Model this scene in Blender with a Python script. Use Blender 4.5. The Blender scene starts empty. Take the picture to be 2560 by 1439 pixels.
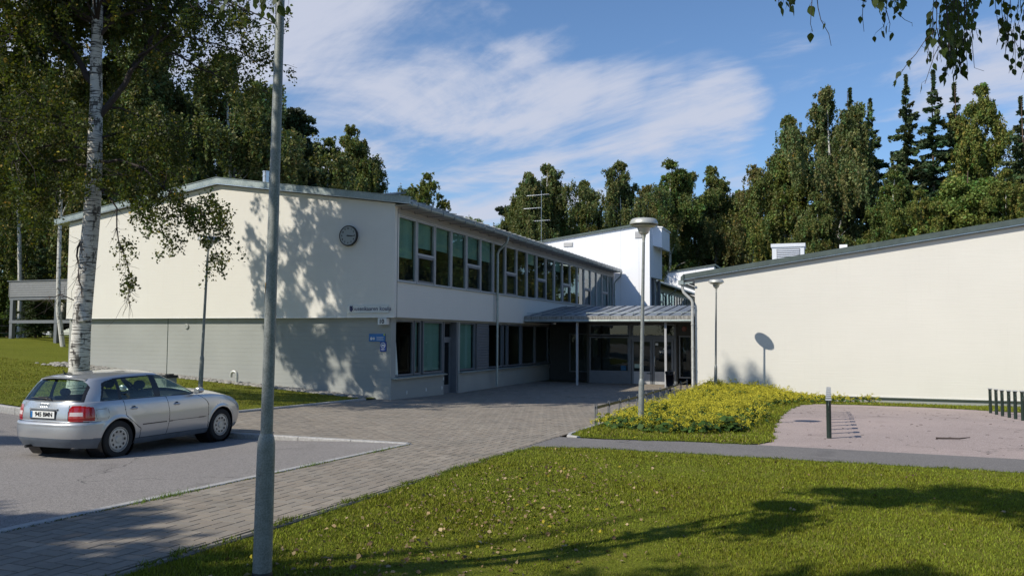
import bpy, bmesh, math, random
import numpy as np
from mathutils import Vector, Matrix
from mathutils.geometry import delaunay_2d_cdt
R = math.radians
random.seed(7)
rng = np.random.default_rng(7)
scene = bpy.context.scene
COL = scene.collection

# ---------------------------------------------------------------- camera
F_PX, YAW, PITCH, ROLL = 2046.85, 0.3645, 0.0586, 0.0046
CAM = Vector((12.7222, -22.8758, 2.05))
_fw = Vector((-math.sin(YAW)*math.cos(PITCH), math.cos(YAW)*math.cos(PITCH), math.sin(PITCH)))
_r0 = Vector((math.cos(YAW), math.sin(YAW), 0)); _u0 = _r0.cross(_fw)
_rt = _r0*math.cos(ROLL) + _u0*math.sin(ROLL); _up = _u0*math.cos(ROLL) - _r0*math.sin(ROLL)
cam_data = bpy.data.cameras.new('camera')
cam_data.sensor_width = 36; cam_data.lens = F_PX/2560*36
cam_data.clip_start = 0.1; cam_data.clip_end = 3000
cam = bpy.data.objects.new('camera', cam_data); COL.objects.link(cam)
cam.matrix_world = Matrix(((_rt.x,_up.x,-_fw.x,CAM.x),(_rt.y,_up.y,-_fw.y,CAM.y),(_rt.z,_up.z,-_fw.z,CAM.z),(0,0,0,1)))
scene.camera = cam

def at(px, py, depth):
    """world point seen at a photograph pixel, depth metres along the view axis"""
    return CAM + (_rt*((px-1280)/F_PX) + _up*((719.5-py)/F_PX) + _fw)*depth

# ---------------------------------------------------------------- light
SUN_AZ, SUN_EL = R(38), R(41)          # the light travels towards +X,+Y
sdir = Vector((math.sin(SUN_AZ)*math.cos(SUN_EL), math.cos(SUN_AZ)*math.cos(SUN_EL), -math.sin(SUN_EL)))
sl = bpy.data.lights.new('sun', 'SUN'); sl.energy = 4.85; sl.angle = R(0.53); sl.color = (1.0, 0.94, 0.81)
sun = bpy.data.objects.new('sun', sl); COL.objects.link(sun)
sun.rotation_euler = sdir.to_track_quat('-Z', 'Y').to_euler()
sun.location = (-20, -40, 40)

world = bpy.data.worlds.new('World'); scene.world = world; world.use_nodes = True
wn, wl = world.node_tree.nodes, world.node_tree.links
wn.clear()
def wnode(t, **k):
    n = wn.new(t)
    for a, b in k.items(): setattr(n, a, b)
    return n
sky = wnode('ShaderNodeTexSky', sky_type='NISHITA', sun_disc=False)
sky.sun_elevation = SUN_EL; sky.sun_rotation = math.atan2(-sdir.x, -sdir.y)
sky.altitude = 50; sky.air_density = 1.0; sky.dust_density = 0.25; sky.ozone_density = 6.0
tc = wnode('ShaderNodeTexCoord')
sepx = wnode('ShaderNodeSeparateXYZ'); wl.new(tc.outputs['Generated'], sepx.inputs[0])
def wmath(op, a, b=None, c=None):
    n = wnode('ShaderNodeMath', operation=op)
    for i, v in enumerate((a, b, c)):
        if v is None: continue
        if isinstance(v, (int, float)): n.inputs[i].default_value = v
        else: wl.new(v, n.inputs[i])
    return n.outputs[0]
SROT = 120
SKYBANKS = [((-0.5458, 0.7997, 0.2502), 0.95372, 0.9), ((-0.5773, 0.7499, 0.323), 0.98079, 0.7), ((-0.4257, 0.8717, 0.2429), 0.97134, 0.85), ((-0.2945, 0.9319, 0.2117), 0.98836, 0.8), ((-0.1139, 0.9611, 0.2515), 0.9958, 1.0), ((-0.1596, 0.9575, 0.2404), 0.99518, 0.95), ((-0.2193, 0.9462, 0.238), 0.99406, 0.85), ((-0.2785, 0.929, 0.2439), 0.99406, 0.8), ((-0.3636, 0.9103, 0.1977), 0.98079, 0.95), ((-0.4316, 0.8394, 0.3303), 0.99144, 0.5), ((-0.0933, 0.9751, 0.2012), 0.99839, 1.0), ((-0.6477, 0.6838, 0.336), 0.9763, 0.8), ((0.0529, 0.9473, 0.3161), 0.98481, 0.42), ((0.182, 0.941, 0.2854), 0.98481, 0.68), ((-0.4865, 0.7868, 0.3797), 0.99144, 0.5), ((-0.8327, 0.4993, 0.2393), 0.88701, 0.8), ((-0.7602, 0.6105, 0.2222), 0.94693, 0.6), ((-0.3793, 0.8716, 0.3106), 0.99756, 0.8), ((-0.4516, 0.8275, 0.3336), 0.99619, 0.7)]
# cloud sheet: the direction meets a high horizontal layer
zc = wmath('MAXIMUM', wmath('ADD', sepx.outputs[2], 0.10), 0.03)
cx_, cy_ = wmath('DIVIDE', sepx.outputs[0], zc), wmath('DIVIDE', sepx.outputs[1], zc)
comb = wnode('ShaderNodeCombineXYZ'); wl.new(cx_, comb.inputs[0]); wl.new(cy_, comb.inputs[1])
def cloud(rot, scl, scale, detail, rough, dist, lo, hi, loc=(0,0,0)):
    m0 = wnode('ShaderNodeMapping'); m0.inputs['Rotation'].default_value = (0,0,rot); wl.new(comb.outputs[0], m0.inputs[0])
    mp = wnode('ShaderNodeMapping'); mp.inputs['Scale'].default_value = scl; mp.inputs['Location'].default_value = loc; wl.new(m0.outputs[0], mp.inputs[0])
    n = wnode('ShaderNodeTexNoise'); n.inputs['Scale'].default_value = scale; n.inputs['Detail'].default_value = detail
    n.inputs['Roughness'].default_value = rough; n.inputs['Distortion'].default_value = dist
    wl.new(mp.outputs[0], n.inputs['Vector'])
    r = wnode('ShaderNodeMapRange', interpolation_type='SMOOTHSTEP'); r.inputs[1].default_value = lo; r.inputs[2].default_value = hi
    wl.new(n.outputs[0], r.inputs[0]); return r.outputs[0]
c_big = cloud(R(110), (1.5,0.9,1), 1.05, 8, 0.60, 0.35, 0.28, 0.72, (3.1, 0.6, 0))
c_streak = cloud(R(SROT), (3.0,0.42,1), 1.3, 8, 0.62, 0.5, 0.30, 0.80, (1.0,2.0,0))
# cloud banks of that day, each at its own compass direction: (unit vector, cos of outer edge, weight)
cov = None
for d_, ce, w_ in SKYBANKS:
    dp = wnode('ShaderNodeVectorMath', operation='DOT_PRODUCT'); wl.new(tc.outputs['Generated'], dp.inputs[0]); dp.inputs[1].default_value = d_
    mr = wnode('ShaderNodeMapRange', interpolation_type='SMOOTHSTEP'); mr.inputs[1].default_value = ce; mr.inputs[2].default_value = 1.0; mr.inputs[4].default_value = w_
    wl.new(dp.outputs['Value'], mr.inputs[0]); cov = mr.outputs[0] if cov is None else wmath('MAXIMUM', cov, mr.outputs[0])
den = wmath('ADD', wmath('ADD', wmath('MULTIPLY', c_big, .56), wmath('MULTIPLY', c_streak, .20)), wmath('MULTIPLY', cov, .58))
fin = wnode('ShaderNodeMapRange', interpolation_type='SMOOTHSTEP'); fin.inputs[1].default_value = .58; fin.inputs[2].default_value = 1.02; fin.inputs[4].default_value = .92
wl.new(den, fin.inputs[0]); amt = fin.outputs[0]
mixc = wnode('ShaderNodeMix', data_type='RGBA'); wl.new(amt, mixc.inputs['Factor'])
tint = wnode('ShaderNodeMix', data_type='RGBA', blend_type='MULTIPLY'); tint.inputs['Factor'].default_value = 1; tint.inputs['B'].default_value = (1.03,1.06,1.07,1); wl.new(sky.outputs[0], tint.inputs['A']); wl.new(tint.outputs['Result'], mixc.inputs['A']); mixc.inputs['B'].default_value = (4.5, 4.8, 5.75, 1)
bg = wnode('ShaderNodeBackground'); bg.inputs[1].default_value = 0.132
wl.new(mixc.outputs['Result'], bg.inputs[0])
wo = wnode('ShaderNodeOutputWorld'); wl.new(bg.outputs[0], wo.inputs[0])

vs = scene.view_settings
vs.view_transform = 'Standard'; vs.look = 'None'; vs.exposure = 0.0; vs.gamma = 1.0; vs.use_curve_mapping = False
scene.render.engine = 'CYCLES'
scene.cycles.max_bounces = 8; scene.cycles.transparent_max_bounces = 16
scene.cycles.use_denoising = True
scene.cycles.sample_clamp_indirect = 6

# ---------------------------------------------------------------- materials
MATS = {}
class NT:
    def __init__(s, name):
        s.m = bpy.data.materials.new(name); s.m.use_nodes = True
        s.n, s.l = s.m.node_tree.nodes, s.m.node_tree.links
        s.b = s.n['Principled BSDF']; s.out = s.n['Material Output']
        MATS[name] = s.m
    def node(s, t, **k):
        x = s.n.new(t)
        for a, b in k.items(): setattr(x, a, b)
        return x
    def coord(s, kind='Object', scale=(1,1,1), rot=(0,0,0)):
        t = s.node('ShaderNodeTexCoord'); mp = s.node('ShaderNodeMapping')
        mp.inputs['Scale'].default_value = scale; mp.inputs['Rotation'].default_value = rot
        if kind == 'World':
            g = s.node('ShaderNodeNewGeometry'); s.l.new(g.outputs['Position'], mp.inputs[0])
        else: s.l.new(t.outputs[kind], mp.inputs[0])
        return mp.outputs[0]
    def noise(s, vec, scale, detail=4, rough=.55, dist=0):
        x = s.node('ShaderNodeTexNoise'); x.inputs['Scale'].default_value = scale; x.inputs['Detail'].default_value = detail
        x.inputs['Roughness'].default_value = rough; x.inputs['Distortion'].default_value = dist
        s.l.new(vec, x.inputs['Vector']); return x.outputs[0]
    def ramp(s, fac, stops):
        x = s.node('ShaderNodeValToRGB'); cr = x.color_ramp
        while len(cr.elements) < len(stops): cr.elements.new(.5)
        for e, (p, c) in zip(cr.elements, stops): e.position = p; e.color = (*c, 1)
        s.l.new(fac, x.inputs[0]); return x.outputs[0]
    def mix(s, fac, a, b, mode='MIX'):
        x = s.node('ShaderNodeMix', data_type='RGBA', blend_type=mode)
        for k, v in (('Factor', fac), ('A', a), ('B', b)):
            if isinstance(v, (int, float)): x.inputs[k].default_value = v
            elif isinstance(v, tuple): x.inputs[k].default_value = (*v, 1)
            else: s.l.new(v, x.inputs[k])
        return x.outputs['Result']
    def math(s, op, a, b=0.0):
        x = s.node('ShaderNodeMath', operation=op)
        for i, v in enumerate((a, b)):
            if isinstance(v, (int, float)): x.inputs[i].default_value = v
            else: s.l.new(v, x.inputs[i])
        return x.outputs[0]
    def mrange(s, v, lo, hi, a=0., b=1.):
        x = s.node('ShaderNodeMapRange'); s.l.new(v, x.inputs[0])
        for i, q in enumerate((lo, hi, a, b)): x.inputs[i+1].default_value = q
        return x.outputs[0]
    def base(s, c):
        if isinstance(c, tuple): s.b.inputs['Base Color'].default_value = (*c, 1)
        else: s.l.new(c, s.b.inputs['Base Color'])
    def set(s, rough=.8, metal=0., spec=None):
        if isinstance(rough, (int, float)): s.b.inputs['Roughness'].default_value = rough
        else: s.l.new(rough, s.b.inputs['Roughness'])
        s.b.inputs['Metallic'].default_value = metal
        if spec is not None: s.b.inputs['Specular IOR Level'].default_value = spec
    def bump(s, h, strength=.3, dist=.01):
        x = s.node('ShaderNodeBump'); x.inputs['Strength'].default_value = strength; x.inputs['Distance'].default_value = dist
        s.l.new(h, x.inputs['Height']); s.l.new(x.outputs[0], s.b.inputs['Normal'])
    def attr(s, name='tint'):
        x = s.node('ShaderNodeAttribute'); x.attribute_name = name; return x.outputs['Color'], x.outputs['Fac']

def mul(c, k): return tuple(min(1, x*k) for x in c)
def simple(name, c, rough=.6, metal=0., var=.12, scale=6., bump=0., spec=None, stretch=(1,1,1)):
    t = NT(name); v = t.coord('World', stretch); n = t.noise(v, scale, 5, .6)
    t.base(t.ramp(n, [(.3, mul(c, 1-var)), (.7, mul(c, 1+var))])); t.set(rough, metal, spec)
    if bump: t.bump(t.noise(v, scale*8, 3), bump, .01)
    return t.m

def render_wall(name, c, fine=1.0):            # painted render over board-marked masonry
    t = NT(name); v = t.coord('World', (1,1,1)); lines = t.coord('World', (.35,.35,9))
    n = t.noise(v, .5, 5, .6); n2 = t.noise(lines, 3.0, 4, .6)
    col = t.ramp(n, [(.25, mul(c,.965)), (.75, mul(c,1.02))])
    streak = t.noise(t.coord('World', (5,5,.22)), 1.6, 5, .65); col = t.mix(t.mrange(streak, .56, .78, 0, .13*fine), col, mul(c,.72))
    t.base(t.mix(t.mrange(n2, .35, .75, 0, .08*fine), col, mul(c,.75)))
    t.set(.85, 0, .25); t.bump(t.math('ADD', n2, t.math('MULTIPLY', t.noise(v, 60, 3), .4)), .35, .012)
    return t.m
M_cream = render_wall('cream_render', (.72,.692,.635))
M_cream_side = render_wall('cream_render_side', (.72,.69,.60))
def concrete_boards():
    t = NT('grey_painted_concrete'); v = t.coord('World', (.25,.25,7.0)); w = t.coord('World')
    n2 = t.noise(v, 1.3, 3, .5); big = t.noise(w, .8, 5)
    br = t.node('ShaderNodeTexBrick'); br.offset = .37; br.inputs['Scale'].default_value = 1
    br.inputs['Brick Width'].default_value = 2.7; br.inputs['Row Height'].default_value = .145
    br.inputs['Mortar Size'].default_value = .006; br.inputs['Mortar Smooth'].default_value = .6
    for k, q in (('Color1', .55), ('Color2', .45), ('Mortar', 0.)): br.inputs[k].default_value = (q,q,q,1)
    g = t.node('ShaderNodeNewGeometry'); s = t.node('ShaderNodeSeparateXYZ'); c = t.node('ShaderNodeCombineXYZ')
    t.l.new(g.outputs['Position'], s.inputs[0]); t.l.new(t.math('ADD', s.outputs[0], s.outputs[1]), c.inputs[0]); t.l.new(s.outputs[2], c.inputs[1])
    t.l.new(c.outputs[0], br.inputs['Vector'])
    col = t.ramp(big, [(.3,(.32,.328,.31)),(.7,(.36,.368,.348))])
    t.base(t.mix(t.mrange(n2,.5,.8,0,.16), col, (.30,.30,.28)))
    t.set(.75, 0, .3)
    hgt = t.math('ADD', t.math('MULTIPLY', br.outputs['Color'], 1.2), t.math('MULTIPLY', n2, .5)); t.bump(hgt, .55, .012)
    return t.m
M_conc = concrete_boards()
M_white = render_wall('white_cladding', (.90,.90,.93), .3)
M_shade_lower = simple('dark_grey_wall', (.20,.205,.195), .8, bump=.1)
M_galv = NT('galvanised_sheet')
def galv(t, lo, hi, rough, metal, sc=9):
    v = t.coord('World'); n = t.noise(v, sc, 4, .6); vv = t.node('ShaderNodeTexVoronoi'); vv.inputs['Scale'].default_value = sc*7; t.l.new(v, vv.inputs['Vector'])
    f = t.math('ADD', t.math('MULTIPLY', n, .7), t.math('MULTIPLY', vv.outputs['Distance'], .5))
    t.base(t.ramp(f, [(.25, lo), (.75, hi)])); t.set(t.mrange(n, .3, .7, rough-.08, rough+.12), metal)
    return t.m
M_galv = galv(M_galv, (.24,.28,.27), (.38,.43,.42), .42, .45, 3)
M_pole = galv(NT('galvanised_pole'), (.13,.138,.135), (.28,.295,.285), .48, .25, 12)
M_roofsheet = galv(NT('grey_metal_roof'), (.25,.265,.28), (.36,.375,.39), .38, .6, 2)
M_darkfascia = simple('dark_green_grey_fascia', (.10,.125,.115), .45, .3, .2, 3)
M_frame = simple('grey_window_frame', (.42,.42,.43), .5, 0, .08, 3)
M_frame_dark = simple('dark_frame', (.12,.13,.15), .5, 0, .1, 3)
M_frame_mid = simple('mid_grey_frame', (.155,.165,.18), .5, 0, .1, 3)
M_board = simple('grey_wood_boarding', (.36,.35,.34), .7, 0, .12, 4, stretch=(1,.1,14))
M_pipewhite = simple('aged_pale_pipe', (.50,.50,.48), .5, .2, .2, 5)
M_black = simple('black_plastic', (.018,.018,.02), .45)
M_dgreen = simple('dark_green_paint', (.018,.034,.028), .4, .1, .15, 20)
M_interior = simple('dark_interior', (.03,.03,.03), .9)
M_blind = simple('teal_blind', (.30,.43,.39), .9, 0, .15, 1.5, stretch=(1,1,.15))
M_curtain = simple('pale_curtain', (.60,.63,.58), .9, 0, .1, 2, stretch=(6,6,.2))
M_lampgrey = simple('lamp_shell', (.50,.50,.46), .4, .4, .12, 6)
M_orange = simple('orange_sticker', (.85,.38,.01), .5, 0, .03)
M_blue = simple('blue_panel', (.02,.15,.40), .4, 0, .12, 8)
M_navy = simple('navy_print', (.012,.018,.09), .5, 0, .02)
M_whitep = simple('white_paint', (.80,.80,.80), .5, 0, .03)
M_yel = simple('yellow_print', (.5,.6,.03), .5, 0, .03)
M_bin = simple('bin_black', (.022,.02,.03), .35)
M_stone = simple('grey_stone', (.27,.255,.23), .85, 0, .35, 9, bump=.3)
M_kerb = simple('granite_kerb', (.36,.35,.34), .8, 0, .25, 25, bump=.25)
M_alu = simple('bright_aluminium', (.70,.71,.72), .3, .8, .05)

def glass(name, tint, dark=.0, refl_lo=.06):
    t = NT(name); t.n.remove(t.b)
    tr = t.node('ShaderNodeBsdfTransparent'); tr.inputs[0].default_value = (*tint, 1)
    gl = t.node('ShaderNodeBsdfGlossy'); gl.inputs['Roughness'].default_value = .015; gl.inputs['Color'].default_value = (.9,.95,.95,1)
    fr = t.node('ShaderNodeFresnel'); gg = t.node('ShaderNodeNewGeometry'); t.l.new(t.math('SUBTRACT', 1.55, t.math('MULTIPLY', gg.outputs['Backfacing'], 1.55-1/1.55)), fr.inputs['IOR'])
    v = t.coord('World'); bp = t.node('ShaderNodeBump'); bp.inputs['Strength'].default_value = .04; bp.inputs['Distance'].default_value = .02
    t.l.new(t.noise(v, 1.7, 2), bp.inputs['Height']); t.l.new(bp.outputs[0], gl.inputs['Normal'])
    mx = t.node('ShaderNodeMixShader'); t.l.new(fr.outputs[0], mx.inputs[0]); t.l.new(tr.outputs[0], mx.inputs[1]); t.l.new(gl.outputs[0], mx.inputs[2])
    t.l.new(mx.outputs[0], t.out.inputs[0]); return t.m
M_glass = glass('window_glass', (.62,.74,.70))
M_carglass = glass('car_glass', (.74,.86,.80))

def asphalt(name, c1, c2, speck):
    t = NT(name); v = t.coord('World'); f = t.noise(v, 95, 3, .8); m = t.noise(v, 22, 4, .7); b = t.noise(v, .7, 5, .65)
    vo = t.node('ShaderNodeTexVoronoi'); vo.inputs['Scale'].default_value = 120; t.l.new(v, vo.inputs['Vector'])
    col = t.ramp(b, [(.3, c1), (.7, c2)])
    sp = t.node('ShaderNodeSeparateColor'); t.l.new(vo.outputs['Color'], sp.inputs[0])
    col = t.mix(t.mrange(sp.outputs[0], .1, .95, 0, .75), t.mix(.5, col, mul(c1,.55)), speck)
    col = t.mix(t.mrange(m, .35, .65, 0, .35), col, mul(c1,.7))
    cr = t.node('ShaderNodeTexVoronoi', feature='DISTANCE_TO_EDGE'); cr.inputs['Scale'].default_value = .33
    dv = t.node('ShaderNodeVectorMath', operation='ADD'); nz = t.node('ShaderNodeTexNoise'); nz.inputs['Scale'].default_value = 1.6; nz.inputs['Detail'].default_value = 5
    t.l.new(v, nz.inputs['Vector']); t.l.new(v, dv.inputs[0]); t.l.new(nz.outputs['Color'], dv.inputs[1]); t.l.new(dv.outputs[0], cr.inputs['Vector'])
    crack = t.mrange(cr.outputs['Distance'], .001, .006, .7, 0)
    crack = t.math('MULTIPLY', crack, t.mrange(t.noise(v,.35,2), .52, .6, 0, 1))
    col = t.mix(crack, col, (.03,.03,.03))
    st = t.mrange(t.noise(v, .9, 3, .5, .8), .60, .70, 0, .35); col = t.mix(st, col, mul(c1, .55))
    sd = t.mrange(t.noise(v, .23, 4, .6, .5), .5, .66, 0, .35); col = t.mix(sd, col, mul(c2, 1.35))
    t.base(col); t.set(.9, 0, .3); t.bump(t.math('ADD', sp.outputs[0], f), .35, .006); return t.m
M_asphalt = asphalt('parking_asphalt', (.18,.166,.158), (.22,.203,.193), (.43,.395,.375))
M_path = asphalt('footpath_asphalt', (.15,.141,.138), (.18,.168,.164), (.30,.28,.27))
M_gravel = asphalt('pink_gravel', (.30,.235,.215), (.36,.285,.262), (.62,.52,.49))

t = NT('paver'); c, f = t.attr(); v = t.coord('World')
c = t.mix(t.mrange(t.noise(v, 1.1, 5, .6, .6), .56, .68, 0, .45), c, (.13,.12,.10))
t.base(t.mix(t.mrange(t.noise(v, .6, 5), .35, .7, 0, .35), t.mix(t.mrange(t.noise(v, 55, 4, .7), .3, .7, 0, .4), c, (.16,.145,.13)), (.19,.17,.15)))
t.set(.88, 0, .25); t.bump(t.noise(v, 90, 3), .3, .004); M_paver = t.m
t = NT('paver_joint'); v = t.coord('World'); t.base(t.ramp(t.noise(v, 2.2, 5), [(.4,(.09,.08,.065)),(.62,(.075,.085,.02))])); t.set(.95); M_joint = t.m

def lawn(name, g1, g2, dry):
    t = NT(name); v = t.coord('World'); a = t.noise(v, .55, 6, .65, .4); b = t.noise(v, 6, 5, .7); c = t.noise(v, 45, 3, .7)
    col = t.ramp(a, [(.3, g1), (.7, g2)]); col = t.mix(t.mrange(b, .5, .75, 0, .7), col, dry)
    t.base(t.mix(t.mrange(c, .3, .7, 0, .5), col, mul(g1, .45))); t.set(.95, 0, .1); t.bump(t.math('ADD', b, c), .8, .03); return t.m
M_lawn = lawn('lawn_turf', (.13,.155,.016), (.18,.195,.022), (.25,.21,.05))
M_forest = lawn('forest_floor', (.03,.045,.012), (.06,.075,.02), (.10,.085,.04))

def leafmat(name, base_mul=1., trans=.35, rough=.5, spec=.3):
    t = NT(name); c, f = t.attr(); t.base(c); t.set(rough, 0, spec)
    tr = t.node('ShaderNodeBsdfTranslucent'); t.l.new(t.mix(.6, c, (.22,.28,.02)), tr.inputs[0])
    mx = t.node('ShaderNodeMixShader'); mx.inputs[0].default_value = trans
    t.l.new(t.b.outputs[0], mx.inputs[1]); t.l.new(tr.outputs[0], mx.inputs[2]); t.l.new(mx.outputs[0], t.out.inputs[0]); return t.m
M_leaf = leafmat('leaf', trans=.25, rough=.55, spec=.22)
M_needle = leafmat('needles', trans=.06, rough=.65)
M_blade = leafmat('grass_blade', trans=.18, rough=.7, spec=.08)
M_litter = leafmat('dry_leaf', trans=.1, rough=.8)
M_flower = leafmat('mantle_flower', trans=.3, rough=.8)

def bark(name, white, dark, thr, zs=26):
    t = NT(name); v = t.coord('Object', (2.2,2.2,zs)); w = t.coord('Object', (1,1,1)); n = t.noise(v, 1.1, 4, .6, .3); b = t.noise(w, 2.0, 5, .6); k = t.noise(t.coord('Object', (5,5,2.2)), 1, 5, .7)
    col = t.ramp(b, [(.3, mul(white,.85)), (.7, white)])
    col = t.mix(t.mrange(n, thr, thr+.05, 0, .95), col, dark)
    col = t.mix(t.mrange(k, .555, .60, 0, .85), col, dark)
    t.base(col); t.set(.75, 0, .3); t.bump(t.math('ADD', n, b), .5, .02); return t.m
M_bark = bark('birch_bark', (.69,.66,.61), (.04,.034,.03), .53)
M_barkfar = bark('birch_bark_far', (.62,.60,.56), (.06,.055,.05), .58, 8)
M_twig = simple('twig_bark', (.045,.032,.028), .8, 0, .3, 30)
M_barkbrown = simple('brown_bark', (.10,.065,.045), .9, 0, .35, 5, bump=.4)

# ---------------------------------------------------------------- mesh helpers
class MB:
    def __init__(s): s.v, s.f, s.m = [], [], []
    def face(s, pts, mi=0):
        i = len(s.v); s.v.extend([tuple(p) for p in pts]); s.f.append(tuple(range(i, i+len(pts)))); s.m.append(mi)
    def box(s, x0, x1, y0, y1, z0, z1, mi=0):
        if x0 > x1: x0, x1 = x1, x0
        if y0 > y1: y0, y1 = y1, y0
        i = len(s.v)
        s.v += [(x0,y0,z0),(x1,y0,z0),(x1,y1,z0),(x0,y1,z0),(x0,y0,z1),(x1,y0,z1),(x1,y1,z1),(x0,y1,z1)]
        for q in ((0,3,2,1),(4,5,6,7),(0,1,5,4),(1,2,6,5),(2,3,7,6),(3,0,4,7)): s.f.append(tuple(i+a for a in q)); s.m.append(mi)
    def prism(s, poly, axis, a0, a1, mi=0):
        """poly: 2D points; axis 'x': (y,z) extruded in x; 'y': (x,z) extruded in y; 'z': (x,y)"""
        def mk(p, a):
            return {'x': (a, p[0], p[1]), 'y': (p[0], a, p[1]), 'z': (p[0], p[1], a)}[axis]
        n = len(poly); i = len(s.v)
        s.v += [mk(p, a0) for p in poly] + [mk(p, a1) for p in poly]
        s.f.append(tuple(i+k for k in range(n))); s.m.append(mi)
        s.f.append(tuple(i+n+k for k in reversed(range(n)))); s.m.append(mi)
        for k in range(n): s.f.append((i+k, i+n+k, i+n+(k+1)%n, i+(k+1)%n)); s.m.append(mi)
    def tube(s, pts, rad, seg=10, mi=0, cap=True):
        pts = [Vector(p) for p in pts]
        if isinstance(rad, (int, float)): rad = [rad]*len(pts)
        i0 = len(s.v); prev = None
        for k, p in enumerate(pts):
            d = (pts[min(k+1, len(pts)-1)] - pts[max(k-1, 0)]).normalized()
            if prev is None:
                a = Vector((1,0,0)) if abs(d.x) < .9 else Vector((0,1,0)); a = (a - d*a.dot(d)).normalized()
            else: a = (prev - d*prev.dot(d)).normalized()
            prev = a; b = d.cross(a)
            for j in range(seg):
                t_ = 2*math.pi*j/seg; s.v.append(tuple(p + (a*math.cos(t_) + b*math.sin(t_))*rad[k]))
        for k in range(len(pts)-1):
            for j in range(seg):
                a = i0+k*seg+j; b = i0+k*seg+(j+1)%seg; s.f.append((a, b, b+seg, a+seg)); s.m.append(mi)
        if cap:
            s.f.append(tuple(i0+j for j in reversed(range(seg)))); s.m.append(mi)
            e = i0+(len(pts)-1)*seg; s.f.append(tuple(e+j for j in range(seg))); s.m.append(mi)
    def lathe(s, prof, c=(0,0,0), seg=32, axis='z', mi=0, cap=True):
        i0 = len(s.v); c = Vector(c)
        for r, h in prof:
            for j in range(seg):
                t_ = 2*math.pi*j/seg; a, b = r*math.cos(t_), r*math.sin(t_)
                p = {'z': (a, b, h), 'y': (a, h, b), 'x': (h, a, b)}[axis]; s.v.append(tuple(c + Vector(p)))
        for k in range(len(prof)-1):
            for j in range(seg):
                a = i0+k*seg+j; b = i0+k*seg+(j+1)%seg; s.f.append((a, b, b+seg, a+seg)); s.m.append(mi)
        for k in (0, len(prof)-1):
            if cap and prof[0][0] > 1e-6 and prof[-1][0] > 1e-6: s.f.append(tuple(i0+k*seg+j for j in range(seg))); s.m.append(mi)
    def build(s, name, mats, parent=None, smooth=False, bevel=0, recalc=True):
        me = bpy.data.meshes.new(name); me.from_pydata(s.v, [], s.f)
        if not isinstance(mats, (list, tuple)): mats = [mats]
        for m in mats: me.materials.append(m)
        me.polygons.foreach_set('material_index', s.m)
        if smooth: me.polygons.foreach_set('use_smooth', [True]*len(me.polygons))
        me.validate(); me.update()
        if recalc:
            bm = bmesh.new(); bm.from_mesh(me); bmesh.ops.remove_doubles(bm, verts=bm.verts, dist=1e-5) if smooth else None
            bmesh.ops.recalc_face_normals(bm, faces=bm.faces); bm.to_mesh(me); bm.free()
        if smooth:
            me.set_sharp_from_angle(angle=R(35))
        o = bpy.data.objects.new(name, me); COL.objects.link(o)
        if bevel:
            b = o.modifiers.new('bevel', 'BEVEL'); b.width = bevel; b.segments = 2; b.limit_method = 'ANGLE'
        if parent: o.parent = parent
        return o
def tag(o, label=None, cat=None, group=None, kind=None):
    if label: o['label'] = label
    if cat: o['category'] = cat
    if group: o['group'] = group
    if kind: o['kind'] = kind
    return o
def thing(name, label, cat, loc=(0,0,0), rz=0, group=None):
    o = bpy.data.objects.new(name, None); COL.objects.link(o); o.location = loc; o.rotation_euler = (0,0,rz)
    o.empty_display_size = .2
    return tag(o, label, cat, group)
def children(o): return [c for c in bpy.data.objects if c.parent == o]
def dup(root, loc, rz=0, label=None, scale=None):
    r = root.copy(); COL.objects.link(r); r.location = loc; r.rotation_euler = (0,0,rz)
    if label: r['label'] = label
    if scale: r.scale = scale
    for ch in children(root):
        c = ch.copy(); COL.objects.link(c); c.parent = r
        for g in children(ch):
            d = g.copy(); COL.objects.link(d); d.parent = c
    return r
def np_mesh(name, verts, nper, mat, colors=None, parent=None, smooth=False):
    """verts (N*nper,3) as N separate polygons of nper corners; colors (N,3) per polygon"""
    me = bpy.data.meshes.new(name); nv = len(verts); nf = nv//nper
    me.vertices.add(nv); me.vertices.foreach_set('co', np.asarray(verts, np.float32).ravel())
    me.loops.add(nv); me.loops.foreach_set('vertex_index', np.arange(nv, dtype=np.int32))
    me.polygons.add(nf); me.polygons.foreach_set('loop_start', np.arange(0, nv, nper, dtype=np.int32))
    for m in (mat if isinstance(mat, (list, tuple)) else [mat]): me.materials.append(m)
    if colors is not None:
        a = me.color_attributes.new('tint', 'FLOAT_COLOR', 'POINT')
        cc = np.ones((nv, 4), np.float32); cc[:, :3] = np.repeat(colors, nper, axis=0) if len(colors) == nf else colors
        a.data.foreach_set('color', cc.ravel())
    me.update(calc_edges=True)
    o = bpy.data.objects.new(name, me); COL.objects.link(o)
    if parent: o.parent = parent
    return o
def add_text(mb, txt, size, origin, right, up, mi=0, depth=.004, bold=0.0, align='CENTER'):
    cu = bpy.data.curves.new('t', 'FONT'); cu.body = txt; cu.size = size; cu.align_x = align; cu.align_y = 'CENTER'; cu.extrude = depth/2; cu.offset = bold
    cu.resolution_u = 3
    ob = bpy.data.objects.new('t', cu); COL.objects.link(ob)
    dg = bpy.context.evaluated_depsgraph_get(); me = bpy.data.meshes.new_from_object(ob.evaluated_get(dg))
    right, up = Vector(right).normalized(), Vector(up).normalized(); nrm = right.cross(up); o = Vector(origin); i = len(mb.v)
    for v in me.vertices: mb.v.append(tuple(o + right*v.co.x + up*v.co.y + nrm*v.co.z))
    for p in me.polygons: mb.f.append(tuple(i+k for k in p.vertices)); mb.m.append(mi)
    bpy.data.objects.remove(ob); bpy.data.curves.remove(cu); bpy.data.meshes.remove(me)

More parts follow.
